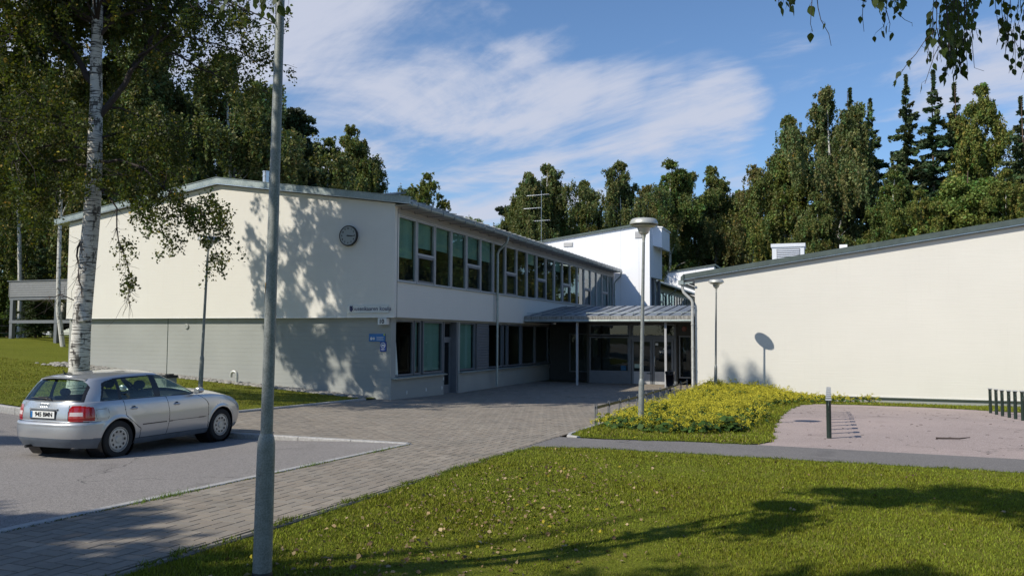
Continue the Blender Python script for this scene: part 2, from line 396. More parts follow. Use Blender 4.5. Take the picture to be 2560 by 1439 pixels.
# ---------------------------------------------------------------- terrain
def sm(a, b, x):
    t_ = min(1., max(0., (x-a)/(b-a))); return t_*t_*(3-2*t_)
def zg(X, Y):
    z = -0.02*max(-30, min(5, Y))
    if X > 8.1 and Y > 0: z -= .032*min(Y, 12)*sm(9, 13, X)
    if X < 0: z += .065*min(-X, 14)
    if X < -14: z += .075*min(-X-14, 13)
    if X > 8.1: z -= .16*math.exp(-((X-10.8)**2+(Y+16.6)**2)/4.5)
    return z
def sheet(name, poly, off, mat, step=.6, zf=zg, kind='structure', skirt=0.):
    """flat outline draped over the terrain"""
    xs = [p[0] for p in poly]; ys = [p[1] for p in poly]
    pts = []; n = len(poly)
    for i in range(n):
        a, b = Vector(poly[i]), Vector(poly[(i+1) % n]); k = max(1, int((b-a).length/step))
        for j in range(k): pts.append(a.lerp(b, j/k))
    nb = len(pts); edges = [(i, (i+1) % nb) for i in range(nb)]
    def inside(x, y):
        c = False; j = n-1
        for i in range(n):
            if (poly[i][1] > y) != (poly[j][1] > y) and x < (poly[j][0]-poly[i][0])*(y-poly[i][1])/(poly[j][1]-poly[i][1])+poly[i][0]: c = not c
            j = i
        return c
    x = min(xs)+step*.47
    while x < max(xs):
        y = min(ys)+step*.43
        while y < max(ys):
            if inside(x, y) and all((Vector((x,y))-p).length > step*.35 for p in pts[:nb] if abs(p[0]-x) < step and abs(p[1]-y) < step): pts.append(Vector((x, y)))
            y += step
        x += step
    vo, eo, fo, *_ = delaunay_2d_cdt(pts, edges, [], 1, 1e-5)
    mb = MB(); mb.v = [(v[0], v[1], zf(v[0], v[1])+off) for v in vo]; mb.f = [tuple(f) for f in fo]; mb.m = [0]*len(fo)
    o = mb.build(name, mat, smooth=True)
    for p in o.data.polygons[:1]:
        if p.normal.z < 0: o.data.flip_normals()
    tag(o, kind=kind); return o

gb = MB(); N = 110
gx = np.concatenate([np.linspace(-600,-60,12)[:-1], np.linspace(-60,50,70)[:-1], np.linspace(50,600,12)])
gy = np.concatenate([np.linspace(-300,-50,8)[:-1], np.linspace(-50,90,80)[:-1], np.linspace(90,900,14)])
for y in gy:
    for x in gx: gb.v.append((x, y, zg(x, y)-.22))
W_ = len(gx)
for j in range(len(gy)-1):
    for i in range(W_-1): gb.f.append((j*W_+i, j*W_+i+1, (j+1)*W_+i+1, (j+1)*W_+i)); gb.m.append(0)
tag(gb.build('ground', M_forest, smooth=True), kind='structure')

def z_asph(X, Y): return zg(X, Y) - .09*sm(6.0, 2.3, X)
sheet('parking_asphalt', [(-45,-45),(6.0,-45),(6.0,-10.32),(-45,-10.0)], .0, M_asphalt, 1.2, z_asph)
sheet('paving_base', [(-.5,-10.1),(6.1,-10.2),(6.2,-45),(7.98,-45),(7.98,-9.7),(7.98,11.9),(7.62,12.2),(7.62,14.4),(2.4,14.4),(2.4,16.1),(-.12,16.1),(-.5,.15)], -.012, M_joint, 1.0)
# kerbs
def kerb(name, pts, w, h_in, mat=M_kerb, drop=.25, zf=zg, seg=1.0):
    mb = MB(); P = []
    for i in range(len(pts)-1):
        a, b = Vector(pts[i]), Vector(pts[i+1]); k = max(1, int((b-a).length/.25))
        P += [a.lerp(b, j/k) for j in range(k)]
    P.append(Vector(pts[-1])); acc = 0; chunk = [P[0]]
    def flush(ch):
        if len(ch) < 2: return
        sec = []
        e = .006
        for i, p in enumerate(ch):
            d = (ch[min(i+1, len(ch)-1)]-ch[max(i-1, 0)]).normalized(); n_ = Vector((-d.y, d.x)); z = zf(p.x, p.y)+h_in
            q = p + (d*e if i == 0 else (-d*e if i == len(ch)-1 else d*0))
            w2 = w/2
            sec.append([(q.x+n_.x*a, q.y+n_.y*a, z+b) for a, b in ((-w2,-drop),(-w2,-.015),(-w2+.015,0),(w2-.015,0),(w2,-.015),(w2,-drop))])
        i0 = len(mb.v)
        for s_ in sec: mb.v += s_
        for i in range(len(sec)-1):
            for j in range(5): a = i0+i*6+j; mb.f.append((a, a+1, a+7, a+6)); mb.m.append(0)
        mb.f.append(tuple(i0+j for j in range(6))); mb.m.append(0); e_ = i0+(len(sec)-1)*6; mb.f.append(tuple(e_+j for j in range(6))); mb.m.append(0)
    for p in P[1:]:
        acc += (p-chunk[-1]).length; chunk.append(p)
        if acc >= seg: flush(chunk); chunk = [p]; acc = 0
    flush(chunk)
    return tag(mb.build(name, mat), kind='structure')
kerb('kerb_parking_side', [(6.06,-45),(6.06,-10.3)], .12, .012)
kerb('kerb_parking_end', [(6.0,-10.25),(3.8,-10.24),(-.5,-10.12)], .13, .012)
kerb('kerb_parking_lawn', [(-.62,-10.02),(-45,-9.85)], .13, .03)
kerb('kerb_entrance_lawn', [(-.62,-9.95),(-.60,-4),(-.66,-.6)], .12, .05)
kerb('kerb_path_edge', [(8.04,-45),(8.04,-10.6)], .07, .002, simple('dark_edging', (.19,.175,.15), .9, 0, .35, 12, bump=.2))
kerb('kerb_bed_edge', [(8.4,-8.02),(8.16,-7.85),(8.06,-7.4),(8.04,-5.6),(8.04,11.8)], .09, .03)

# herringbone pavers
def pavers():
    L_, W2 = .278, .139; g = .004; quads, cols = [], []
    regions = [(6.13,7.99,-24,-10.18),(-.54,7.99,-10.18,12.0),(-.1,7.6,12.0,14.2)]
    def clampf(x, y):
        e = .10
        if y < -24 or y > 14.2: return None
        if y < -10.18:
            if x < 6.13-e or x > 7.99+e: 
                if not (-.54 < x <= 6.13 and y > -10.18-e): return None
                return lambda a, b: (min(max(a, -.54), 7.99), max(b, -10.18))
            return lambda a, b: (min(max(a, 6.13), 7.99), b)
        x0, x1 = (-.54, 7.99) if y < 12 else (-.1, 7.6)
        if x < x0-e or x > x1+e: return None
        lo = -99 if x > 6.13 else -10.18
        return lambda a, b: (min(max(a, x0), x1), max(b, lo))
    def ok(x, y):
        return any(a+.05 < x < b-.05 and c_+.03 < y < d-.03 for a, b, c_, d in regions)
    rg = range(-220, 221)
    for n in range(-150, 151):
        for m in range(-110, 111):
            bx, by = n*1+m*2, n*1-m*2
            for kind in (0, 1):
                if kind == 0: x0, y0, x1, y1 = bx, by, bx+2, by+1
                else: x0, y0, x1, y1 = bx+2, by-1, bx+3, by+1
                cxm, cym = (x0+x1)/2*W2, (y0+y1)/2*W2
                wx, wy = cxm+3.5, cym-5.0
                cl = clampf(wx, wy)
                if not cl: continue
                q = []
                dz = random.uniform(-.0012, .0012)
                for (ax, ay) in ((x0*W2+g,y0*W2+g),(x1*W2-g,y0*W2+g),(x1*W2-g,y1*W2-g),(x0*W2+g,y1*W2-g)):
                    q.append(cl(ax+3.5, ay-5.0))
                if max(p[0] for p in q)-min(p[0] for p in q) < .03 or max(p[1] for p in q)-min(p[1] for p in q) < .03: continue
                mx, my = wx, wy; zt = zg(mx, my)
                top = [(mx+(p[0]-mx)*.965, my+(p[1]-my)*.965, zg(*p)+dz+.004) for p in q]; bot = [(p[0], p[1], zg(*p)-.014) for p in q]
                b = random.gauss(1, .09); tone = random.random()
                col = (.285*b, (.252-.012*tone)*b, (.210-.018*tone)*b)
                if random.random() < .04: col = tuple(x*.75 for x in col)
                quads += top; cols.append(col)
                for i in range(4):
                    j = (i+1) % 4; quads += [bot[i], bot[j], top[j], top[i]]; cols.append(tuple(x*1.0 for x in col))
    o = np_mesh('paving', np.array(quads), 4, M_paver, np.array(cols)); tag(o, kind='structure')
pavers()

sheet('lawn_front', [(8.1,-45),(50,-45),(50,-10.3),(15.3,-9.72),(9.2,-9.6),(8.55,-9.75),(8.2,-10.2),(8.1,-10.8)], .012, M_lawn, 1.0)
sheet('footpath', [(8.02,-8.05),(8.02,-11.2),(8.12,-10.7),(8.25,-10.15),(8.6,-9.72),(9.2,-9.57),(15.3,-9.69),(50,-10.2),(50,-8.2),(15.6,-7.93),(11.6,-7.73),(10.2,-7.8),(8.9,-8.1)], .006, M_path, .7)
sheet('lawn_bed', [(8.12,-7.7),(8.3,-7.93),(8.9,-8.08),(10.2,-7.78),(11.55,-7.7),(11.75,-7.2),(11.6,-4.7),(11.55,-1.1),(11.6,4.3),(11.85,7.4),(12.4,9.4),(13.6,9.9),(15.9,9.75),(17.1,9.2),(18.2,8.3),(20.0,7.4),(50,7.0),(50,12.05),(8.12,12.05)], .02, M_lawn, .7)
sheet('gravel_yard', [(11.5,-7.74),(15.6,-7.95),(50,-8.3),(50,7.2),(20.0,7.5),(18.2,8.4),(17.1,9.3),(15.9,9.85),(13.6,10.0),(12.3,9.5),(11.7,7.4),(11.45,4.3),(11.4,-1.1),(11.45,-4.7),(11.6,-7.2)], .002, M_gravel, .9)
sheet('lawn_left', [(-.7,-9.8),(-.72,.3),(-14.0,.3),(-14.2,40),(-90,60),(-90,-9.6)], .02, M_lawn, 1.6)

# ================================================================= two-storey classroom wing
bld = thing('school_building', 'long two-storey school wing with cream gable over grey concrete ground floor', 'building', (-7,0,0))
def inv(o): return o
def part(mb, name, mats, parent, **k):
    o = mb.build(name, mats, None, **k); o.parent = parent
    o.matrix_parent_inverse = Matrix.Translation(-Vector(parent.location)) if parent.parent is None else Matrix.Identity(4)
    return o
def sub(mb, name, mats, parent, **k):            # sub-part: parent part sits at the identity in its own frame
    o = mb.build(name, mats, None, **k); o.parent = parent; return o

ZO, ZE, ZR = 2.63, 6.25, 7.27
m = MB()                                                    # gable wall + long upper walls
m.prism([(-14,ZO),(0,ZO),(0,ZE),(-7,ZR),(-14,ZE)], 'y', 0, .28)
m.box(-.28,0,.28,29,ZO,3.76); m.box(-14,-13.72,.28,29,ZO,ZE); m.box(-.10,-.0,.281,29,5.93,5.945)
m.box(-13.72,-.28,.3,28.9,ZO+.001,ZO+.12)
part(m, 'upper_wall', M_cream, bld)
m = MB(); m.box(-.003,.012,.165,.18,ZO,6.1); part(m, 'wall_joint', M_frame_mid, bld)
m = MB(); m.box(-.2,.002,8.31,8.33,ZO+.002,3.76); part(m, 'wall_joint', M_frame_mid, bld)
m = MB(); m.box(-.14,-.01,.18,28.95,5.945,6.24)
for k in range(3): m.box(-.012,.006,.18,28.95,5.955+k*.09,6.035+k*.09)
part(m, 'eave_boarding', M_board, bld)
m = MB()                                                    # ground floor
m.box(-14.0,-.17,.16,.45,-.6,ZO); m.box(-14,-13.7,.45,29,-.6,ZO)
m.box(-.45,-.17,.45,4.02,-.6,.68); m.box(-.45,-.17,5.30,16.2,-.6,.66)
m.box(-.45,-.17,.45,16.2,2.56,ZO); m.box(-.45,-.17,5.28,5.42,.66,2.56)
part(m, 'lower_wall', M_conc, bld)
m = MB(); m.box(-9.255,-9.235,.153,.17,-.2,2.63); part(m, 'wall_joint', M_dgreen, bld)
# roof: two tilted slabs with verge fascia
def slab(mb, x0, z0, x1, z1, y0, y1, t_):
    mb.prism([(x0,z0),(x1,z1),(x1,z1+t_),(x0,z0+t_)], 'y', y0, y1)
m = MB(); slab(m, -14.55, 6.20, -7, 7.30, -.10, 29.0, .13); slab(m, -7, 7.30, .55, 6.20, -.10, 29.0, .13)
part(m, 'roof', M_roofsheet, bld)
m = MB()
m.prism([(-14.6,6.21),(-7,7.31),(-7,7.51),(-14.6,6.40)], 'y', -.17, -.105); m.prism([(-7,7.31),(.6,6.21),(.6,6.40),(-7,7.51)], 'y', -.17, -.105)
m.prism([(-14.6,6.40),(-7,7.51),(-7,7.525),(-14.6,6.415)], 'y', -.19, .02); m.prism([(-7,7.51),(.6,6.40),(.6,6.415),(-7,7.525)], 'y', -.19, .02)
part(m, 'verge_fascia', M_galv, bld)
m = MB(); m.prism([(-14.6,6.185),(-7,7.285),(-7,7.308),(-14.6,6.208)], 'y', -.16, -.03); m.prism([(-7,7.285),(.6,6.185),(.6,6.208),(-7,7.308)], 'y', -.16, -.03)
part(m, 'verge_trim', M_alu, bld)
m = MB()
for k in range(48):
    y = .35+k*.605
    m.prism([(.58,6.335),(-.1,6.435),(-.1,6.475),(.58,6.375)], 'y', y, y+.03)
    m.prism([(-.1,6.435),(-7,7.44),(-7,7.475),(-.1,6.47)], 'y', y, y+.03)
part(m, 'roof_seam', M_roofsheet, bld)['kind'] = 'stuff'
m = MB()                                                    # gutter: half-round trough
prof = [(.56+.075*math.cos(a), 6.20+.075*math.sin(a)) for a in np.linspace(math.pi, 2*math.pi, 9)]
inner = [(.56+.068*math.cos(a), 6.20+.068*math.sin(a)) for a in np.linspace(2*math.pi, math.pi, 9)]
for a in range(8):
    m.face([(prof[a][0],-.02,prof[a][1]),(prof[a+1][0],-.02,prof[a+1][1]),(prof[a+1][0],28.8,prof[a+1][1]),(prof[a][0],28.8,prof[a][1])])
    m.face([(inner[a][0],-.02,inner[a][1]),(inner[a+1][0],-.02,inner[a+1][1]),(inner[a+1][0],28.8,inner[a+1][1]),(inner[a][0],28.8,inner[a][1])])
m.box(.47,.65,-.03,-.015,6.14,6.26)
gut = part(m, 'gutter', M_galv, bld, smooth=True)
for k in range(31):
    b = MB(); y = .35+k*.92
    b.box(.02,.64,y,y+.02,6.095,6.115); b.box(.635,.65,y,y+.02,6.10,6.27); b.box(.02,.035,y,y+.02,6.10,6.19)
    sub(b, 'gutter_bracket', M_frame_mid, gut)
m = MB(); m.box(-.01,.50,-.04,28.9,6.17,6.195); part(m, 'soffit', M_board, bld)
def downpipe(name, x_g, y, z_g, x_w, z_end, dy=0, r=.05, mat=M_galv, parent=bld, dirx=1):
    m = MB()
    m.tube([(x_g,y,z_g),(x_g,y,z_g-.12),(x_g-.06*dirx,y,z_g-.26),(x_w+.06*dirx,y,z_g-.55),(x_w,y,z_g-.7),(x_w,y,z_g-1.0),(x_w,y,z_end+.12),(x_w,y,z_end)], r, 14)
    for k in range(4):
        z = z_g-1.1-k*(z_g-1.3-z_end)/3.2; m.tube([(x_w,y,z),(x_w,y,z+.05)], r+.01, 14)
    return part(m, name, mat, parent, smooth=True)
downpipe('downpipe', .56, 8.5, 6.14, .11, .0)
downpipe('downpipe', .56, 28.7, 6.14, .12, 3.6)

def window(parent, y0, y1, z0, z1, X, fr=.06, dep=.08, mat=M_frame, split=None, blind=None, axis='x', fb=None, glassback=.05):
    """window in a wall facing +X (axis x) or -Y (axis y); y0..y1 is the run along the wall"""
    def B(mb, a0, a1, d0, d1, z0_, z1_):
        if axis == 'x': mb.box(X-d1, X-d0, a0, a1, z0_, z1_)
        else: mb.box(a0, a1, X+d0, X+d1, z0_, z1_)
    m = MB(); fb = fb or fr
    B(m, y0, y0+fr, 0, dep, z0, z1); B(m, y1-fr, y1, 0, dep, z0, z1)
    B(m, y0+fr, y1-fr, .001, dep, z1-fr, z1); B(m, y0+fr, y1-fr, .001, dep, z0, z0+fb)
    if split: B(m, y0+fr, y1-fr, -.006, dep, split-.035, split+.035)
    w = part(m, 'window', mat, parent)
    if split:
        mm = MB(); q = y0+fr; r_ = y1-fr
        B(mm, q, q+.055, -.012, .04, z0+fb, split-.036); B(mm, r_-.055, r_, -.012, .04, z0+fb, split-.036)
        B(mm, q+.055, r_-.055, -.012, .04, z0+fb, z0+fb+.055); B(mm, q+.055, r_-.055, -.012, .04, split-.12, split-.036)
        sub(mm, 'sash', M_frame_mid, w)
    g = MB()
    def pane(za, zb, ya=y0+fr*.9, yb=y1-fr*.9):
        d = glassback
        if axis == 'x': g.face([(X-d,ya,za),(X-d,yb,za),(X-d,yb,zb),(X-d,ya,zb)])
        else: g.face([(ya,X+d,za),(yb,X+d,za),(yb,X+d,zb),(ya,X+d,zb)])
    if split: pane(z0+fb, split-.035); pane(split+.035, z1-fr*.9)
    else: pane(z0+fb*.9, z1-fr*.9)
    sub(g, 'window_pane', M_glass, w)
    if blind:
        b = MB(); zb = z1-(z1-z0)*blind[0]; B(b, y0+fr, y1-fr, .14, .15, zb, z1-.02)
        sub(b, 'blind', blind[1], w)
    return w
# upper windows: 21 bays
for i in range(21):
    y0 = .19+1.3655*i
    bl = None
    if i == 0: bl = (.62, M_blind)
    elif i < 6: bl = ((.42,.40,.43,.41,.40)[i-1], M_blind)
    elif i in (9, 12, 16): bl = (.25, M_blind)
    window(bld, y0, y0+1.335, 3.78, 5.925, -.012, fr=.062, dep=.10, split=4.78 if i % 3 == 1 else None, blind=bl)
m = MB(); m.box(-.12,.05,.18,28.9,3.763,3.778); part(m, 'window_sill', M_galv, bld)
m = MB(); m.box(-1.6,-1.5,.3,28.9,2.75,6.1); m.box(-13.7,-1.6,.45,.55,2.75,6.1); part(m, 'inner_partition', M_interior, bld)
# ground floor windows / door
def lw(y0, y1, **k): return window(bld, y0, y1, .74, 2.555, -.20, **k)
lw(.33, 1.72, mat=M_frame_mid, fr=.05); lw(1.79, 2.27, mat=M_frame_mid, fr=.05, blind=(.95, M_blind)); lw(2.43, 4.0, mat=M_frame_mid, fr=.06, blind=(.95, M_blind))
lw(5.44, 6.90, mat=M_frame_mid, fr=.05, blind=(.97, M_blind)); lw(8.3, 9.85, mat=M_frame_mid, fr=.05); lw(9.98, 10.45, mat=M_frame_mid, fr=.05)
lw(10.53, 12.15, mat=M_frame_mid, fr=.05); lw(12.30, 14.1, mat=M_frame_mid, fr=.05); lw(14.2,16.1, mat=M_frame_mid, fr=.05)
m = MB(); m.prism([(-.26,.9),(-.255,.9),(-.25,.76),(-.26,.76)], 'y', .45, .5)
m2 = MB()
for k in range(14):
    a = k/13; m2.tube([(-.28, .50+.10*a, 2.45-1.66*a),(-.28,.50+.10*(a+.077)+.0, 2.45-1.66*min(1,a+.077))], .03+.09*a, 8)
part(m2, 'curtain', M_curtain, bld, smooth=True)
m = MB()
for k in range(17): z = .75+k*.106; m.prism([(-.17,z),(-.17,z+.085),(-.20,z+.10),(-.21,z+.02)], 'y', 7.03, 8.22)
m.box(-.30,-.22,7.0,8.25,.7,2.555); part(m, 'louvre_panel', M_frame_mid, bld)
m = MB(); m.prism([(-.30,.70),(-.02,.655),(-.02,.69),(-.30,.73)], 'y', .2, 4.03); part(m, 'window_sill', M_galv, bld)
m = MB(); m.prism([(-.30,.68),(-.05,.645),(-.05,.68),(-.30,.71)], 'y', 5.40, 16.1); part(m, 'window_sill', M_galv, bld)
m = MB(); m.box(-.50,-.20,4.05,4.13,-.15,2.555); m.box(-.50,-.20,5.17,5.27,-.15,2.555); m.box(-.50,-.42,4.13,5.17,1.90,2.0); m.box(-.5,-.42,4.13,5.17,2.5,2.555); m.box(-.5,-.3,4.13,5.17,-.15,-.09)
dr = part(m, 'door', M_frame_mid, bld)
m = MB(); m.box(-.48,-.44,4.15,4.32,-.08,1.9); m.box(-.48,-.44,5.05,5.16,-.08,1.9); m.box(-.48,-.44,4.32,5.05,-.08,.24); m.box(-.48,-.44,4.32,5.05,1.8,1.9); sub(m, 'door_leaf', M_frame_mid, dr)
m = MB(); m.face([(-.46,4.3,.2),(-.46,5.08,.2),(-.46,5.08,1.82),(-.46,4.3,1.82)]); m.face([(-.46,4.13,2.0),(-.46,5.17,2.0),(-.46,5.17,2.5),(-.46,4.13,2.5)]); sub(m, 'door_pane', M_glass, dr)
m = MB(); m.tube([(-.40,4.26,.85),(-.36,4.26,.87),(-.36,4.26,1.25),(-.40,4.26,1.27)], .012, 8); sub(m, 'door_handle', M_alu, dr)
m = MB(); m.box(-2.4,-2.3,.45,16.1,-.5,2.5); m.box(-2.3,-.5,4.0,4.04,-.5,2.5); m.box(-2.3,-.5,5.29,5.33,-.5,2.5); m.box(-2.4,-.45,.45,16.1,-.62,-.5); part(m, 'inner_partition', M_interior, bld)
m = MB(); m.box(-.55,-.05,-.0,16,2.595,2.628); 
for (x, y, z) in ((-.165,1.2,.13),(-.165,2.6,.14),(-.165,3.85,.13),(-.165,3.98,.45)):
    b = MB(); b.box(-.17,-.15,y,y+.035,z,z+.11); part(b, 'wall_fixing', M_whitep, bld)
# round wall vent
m = MB(); m.lathe([(0,.12),(.085,.12),(.095,.135),(.095,.16)], (-8.39,0,2.34), 24, 'y')
for k in range(3): m.lathe([(.02+.022*k,.112),(.028+.022*k,.112)], (-8.39,0,2.34), 20, 'y', cap=False)
part(m, 'wall_vent', M_lampgrey, bld, smooth=True)
# added strip standing in for sunlight grazing the bare wall corner
m = MB(); m.box(-.20,-.165,.135,.159,.75,2.2); part(m, 'sunlit_corner_strip', M_conc, bld)
# chimney on the roof
m = MB(); m.lathe([(.13,7.0),(.13,8.62),(.15,8.62),(.15,8.66),(.13,8.66),(.13,8.80),(.15,8.80),(.15,8.84),(.0,8.86)], (-8.9,5,0), 20)
ch = part(m, 'chimney', M_alu, bld, smooth=True)
m = MB(); m.prism([(0,0),(1.1,.28),(1.1,.22),(0,-.05)], 'x', 0, .9)
o = part(m, 'roof_hatch', M_darkfascia, bld); o.location = (-1.6,.9,6.72)
# gable flashing under the cream wall (drip)
m = MB(); m.box(-14.0,.015,-.02,.0,ZO-.012,ZO+.0); part(m, 'drip_edge', M_alu, bld)
# far end wall
m = MB(); m.prism([(-14,-.6),(0,-.6),(0,ZE),(-7,ZR),(-14,ZE)], 'y', 29.01, 29.2); part(m, 'end_wall', M_white, bld)

# ---- things fixed on the gable
ck = thing('wall_clock', 'round white wall clock with black hands high on the cream gable', 'clock', (-1.66,0,5.27))
m = MB(); m.lathe([(0,-.02),(.32,-.02),(.335,-.05),(.335,-.11),(.325,-.13),(.305,-.13),(.30,-.115)], (0,0,0), 48, 'y'); sub(m, 'case', M_black, ck, smooth=True)
m = MB(); m.lathe([(0,-.116),(.30,-.116)], (0,0,0), 48, 'y'); sub(m, 'dial', simple('clock_dial', (.32,.34,.33), .4, 0, .04), ck)
m = MB()
for h_ in range(1, 13):
    a = math.pi*2*h_/12; add_text(m, str(h_), .085, (.235*math.sin(a), -.119, .235*math.cos(a)), (1,0,0), (0,0,1), bold=.002)
sub(m, 'numerals', M_black, ck)
def hand(a, l, w, y):
    m = MB(); d = Vector((math.sin(a),0,math.cos(a))); n_ = Vector((d.z,0,-d.x))
    p = [d*l+n_*w*.5, d*l-n_*w*.5, -d*l*.18-n_*w*.8, -d*l*.18+n_*w*.8]
    m.face([(q.x,y,q.z) for q in p]); m.face([(q.x,y-.004,q.z) for q in p])
    for k in range(4): a_, b_ = p[k], p[(k+1)%4]; m.face([(a_.x,y,a_.z),(b_.x,y,b_.z),(b_.x,y-.004,b_.z),(a_.x,y-.004,a_.z)])
    return m
sub(hand(R(98), .17, .026, -.123), 'hour_hand', M_black, ck); sub(hand(R(94), .25, .018, -.129), 'minute_hand', M_black, ck)
# mounting bowl under the clock
m = MB(); m.lathe([(.20,0),(.20,-.03)], (0,0,0), 24, 'y'); sub(m, 'mount', M_whitep, ck)

sg = thing('name_sign', 'long pale sign with blue school name at the foot of the gable', 'sign', (-.93,0,2.90))
m = MB(); m.box(-.76,.76,-.03,-.001,-.135,.135); sub(m, 'board', simple('sign_glass', (.58,.60,.59), .3, 0, .03), sg, bevel=.004)
m = MB(); add_text(m, 'Jousenkaaren koulu', .185, (.11,-.034,.0), (1,0,0), (0,0,1), bold=.001); sub(m, 'lettering', M_navy, sg)
m = MB(); m.prism([(-.68,.075),(-.56,.075),(-.565,.10),(-.60,.085),(-.64,.10),(-.675,.085)], 'y', -.036, -.031)
m.prism([(-.68,.075),(-.565,.075),(-.565,-.03),(-.59,-.07),(-.622,-.085),(-.655,-.07),(-.68,-.03)], 'y', -.036, -.031); sub(m, 'coat_of_arms', M_navy, sg)

sg = thing('house_number_sign', 'small white lamp box reading 10 under the cream corner', 'sign', (-.40,.02,2.49))
m = MB(); m.box(-.16,.16,-.06,.13,-.1,.1); m.prism([(-.16,.1),(.16,.1),(.15,.115),(-.15,.115)], 'y', -.055, .12); sub(m, 'case', simple('number_box', (.66,.66,.64), .4, 0, .04), sg, bevel=.01)
m = MB(); add_text(m, '10', .19, (-.02,-.065,-.0), (1,0,0), (0,0,1), bold=.006); sub(m, 'number', M_black, sg)

sg = thing('notice_board', 'light blue notice panel on grey concrete left of the corner', 'sign', (-.67,.15,1.98))
m = MB(); m.box(-.30,.29,-.022,.005,-.125,.125); sub(m, 'panel', M_blue, sg, bevel=.003)
m = MB(); m.lathe([(0,-.026),(.045,-.026)], (-.21,0,-.03), 20, 'y'); m.lathe([(0,-.026),(.04,-.026)], (-.12,0,-.03), 20, 'y')
m.box(-.02,.24,-.026,-.0225,.01,.02); m.box(-.02,.22,-.026,-.0225,-.03,-.02); m.box(-.02,.25,-.026,-.0225,-.07,-.06); sub(m, 'print', M_whitep, sg)
m = MB(); m.box(-.24,-.18,-.03,-.0265,-.035,-.02); m.box(-.15,-.09,-.03,-.0265,-.035,-.02); sub(m, 'print', M_navy, sg)
m = MB(); m.box(.235,.285,-.028,-.0225,.07,.12); sub(m, 'sticker', M_yel, sg)
sg = thing('camera_notice', 'dark blue notice with white ring symbol below the light blue panel', 'sign', (-.45,.15,1.70))
m = MB(); m.box(-.115,.115,-.02,.005,-.16,.15); sub(m, 'panel', simple('deep_blue_panel', (.012,.05,.28), .4, 0, .05), sg, bevel=.01)
m = MB(); m.lathe([(.068,-.024),(.088,-.024)], (0,0,.04), 28, 'y', cap=False); m.box(-.05,.035,-.024,-.0205,.015,.065); m.prism([(.035,.04),(.055,.06),(.055,.02)], 'y', -.024, -.0205)
for z in (-.075,-.095,-.115): m.box(-.07,.07,-.024,-.0205,z,z+.007)
sub(m, 'print', M_whitep, sg)

# gooseneck vent pipe beside the gable
gz = zg(-5.75,-.35)
m = MB(); P_ = [(0,0,-.05),(0,0,.30)] + [(-.12+.12*math.cos(a),0,.32+.12*math.sin(a)) for a in np.linspace(.1,math.pi*1.02,9)] + [(-.245,0,.25)]
m.tube(P_, .05, 14); m.tube([(0,0,.22),(0,0,.25)], .058, 14)
g_ = m.build('vent_pipe', M_lampgrey, smooth=True); g_.location = (-5.75,-.35,gz)
tag(g_, 'grey gooseneck vent pipe bent over at the foot of the gable', 'pipe')
# cobbles along the foot of the wall
m = MB(); rr = random.Random(4)
def pebble(mb, x, y, r):
    z = zg(x, y)+.02; i0 = len(mb.v); sx, sy, sz = r*rr.uniform(.8,1.3), r*rr.uniform(.7,1.1), r*rr.uniform(.55,.8); a0 = rr.random()*3
    for k, (h, q) in enumerate(((-.3,.8),(.25,1),(.8,.6))):
        for j in range(7):
            a = a0+j*.8976; mb.v.append((x+sx*q*math.cos(a)*rr.uniform(.85,1.1), y+sy*q*math.sin(a)*rr.uniform(.85,1.1), z+h*sz))
    mb.v.append((x, y, z+sz))
    for k in range(2):
        for j in range(7): a = i0+k*7+j; b = i0+k*7+(j+1)%7; mb.f.append((a,b,b+7,a+7)); mb.m.append(0)
    for j in range(7): mb.f.append((i0+14+j, i0+14+(j+1)%7, i0+21)); mb.m.append(0)
for k in range(1500):
    x = rr.uniform(-14.2,-.9); y = rr.uniform(-.55,.12)
    pebble(m, x, y, rr.uniform(.05,.10))
for k in range(60): pebble(m, rr.gauss(-12.8,.6), rr.gauss(-.6,.3), rr.uniform(.07,.14))
tag(m.build('cobble_strip', M_stone, smooth=True), 'grey cobbles laid along the foot of the gable', 'stones', kind='stuff')

ub = thing('utility_box', 'grey cabinet with dark lid on the lawn behind the silver car', 'utility box', (-5.05,-4.3,zg(-5.05,-4.3)))
m = MB(); m.box(-.25,.25,-.2,.2,-.05,.40); sub(m, 'cabinet', M_conc, ub, bevel=.01)
m = MB(); m.box(-.27,.28,-.22,.22,.40,.47); m.box(.1,.24,-.1,.1,.47,.51); sub(m, 'lid', M_black, ub, bevel=.01)

# ================================================================= entrance building + canopy
ent = thing('entrance_building', 'dark glazed entrance lobby set back under the metal canopy', 'building', (4,14.3,-.1))
YD = 14.3; zf_ = -.12
m = MB()
m.box(-.15,2.42,16.2,16.4,-.3,3.2); m.box(2.30,2.42,14.3,16.2,-.3,3.2); m.box(7.16,7.66,14.25,14.5,-.3,3.2); m.box(6.5,7.16,YD,YD+.2,2.1,3.2)
m.box(2.42,6.5,YD,YD+.2,2.62,3.2); m.box(-.15,7.6,17.6,17.7,-.3,3.0); m.box(6.45,6.52,YD,YD+.2,-.3,2.6)
part(m, 'wall', simple('lobby_wall', (.06,.06,.055), .8), ent)
m = MB(); m.box(-.1,7.6,14.45,17.6,-.14,-.12); m.box(2.42,7.6,14.5,17.6,3.0,3.1); part(m, 'floor', M_interior, ent)
m = MB(); m.box(-.15,12,17.75,26,2.9,3.42); part(m, 'flat_roof', M_roofsheet, ent)
for (x0, x1, z0, z1) in ((2.42,4.30,.42,2.05),(2.42,4.30,2.1,2.62),(4.42,6.42,2.05,2.62),(6.58,7.16,.2,2.1),(.9,2.25,.3,2.2)):
    window(ent, x0, x1, z0, z1, YD+.02 if x0 > 2 else 16.1, fr=.06, mat=M_frame_mid, axis='y')
m = MB(); m.box(2.42,4.36,YD+.01,YD+.12,zf_,.42); part(m, 'parapet_panel', M_frame_mid, ent)
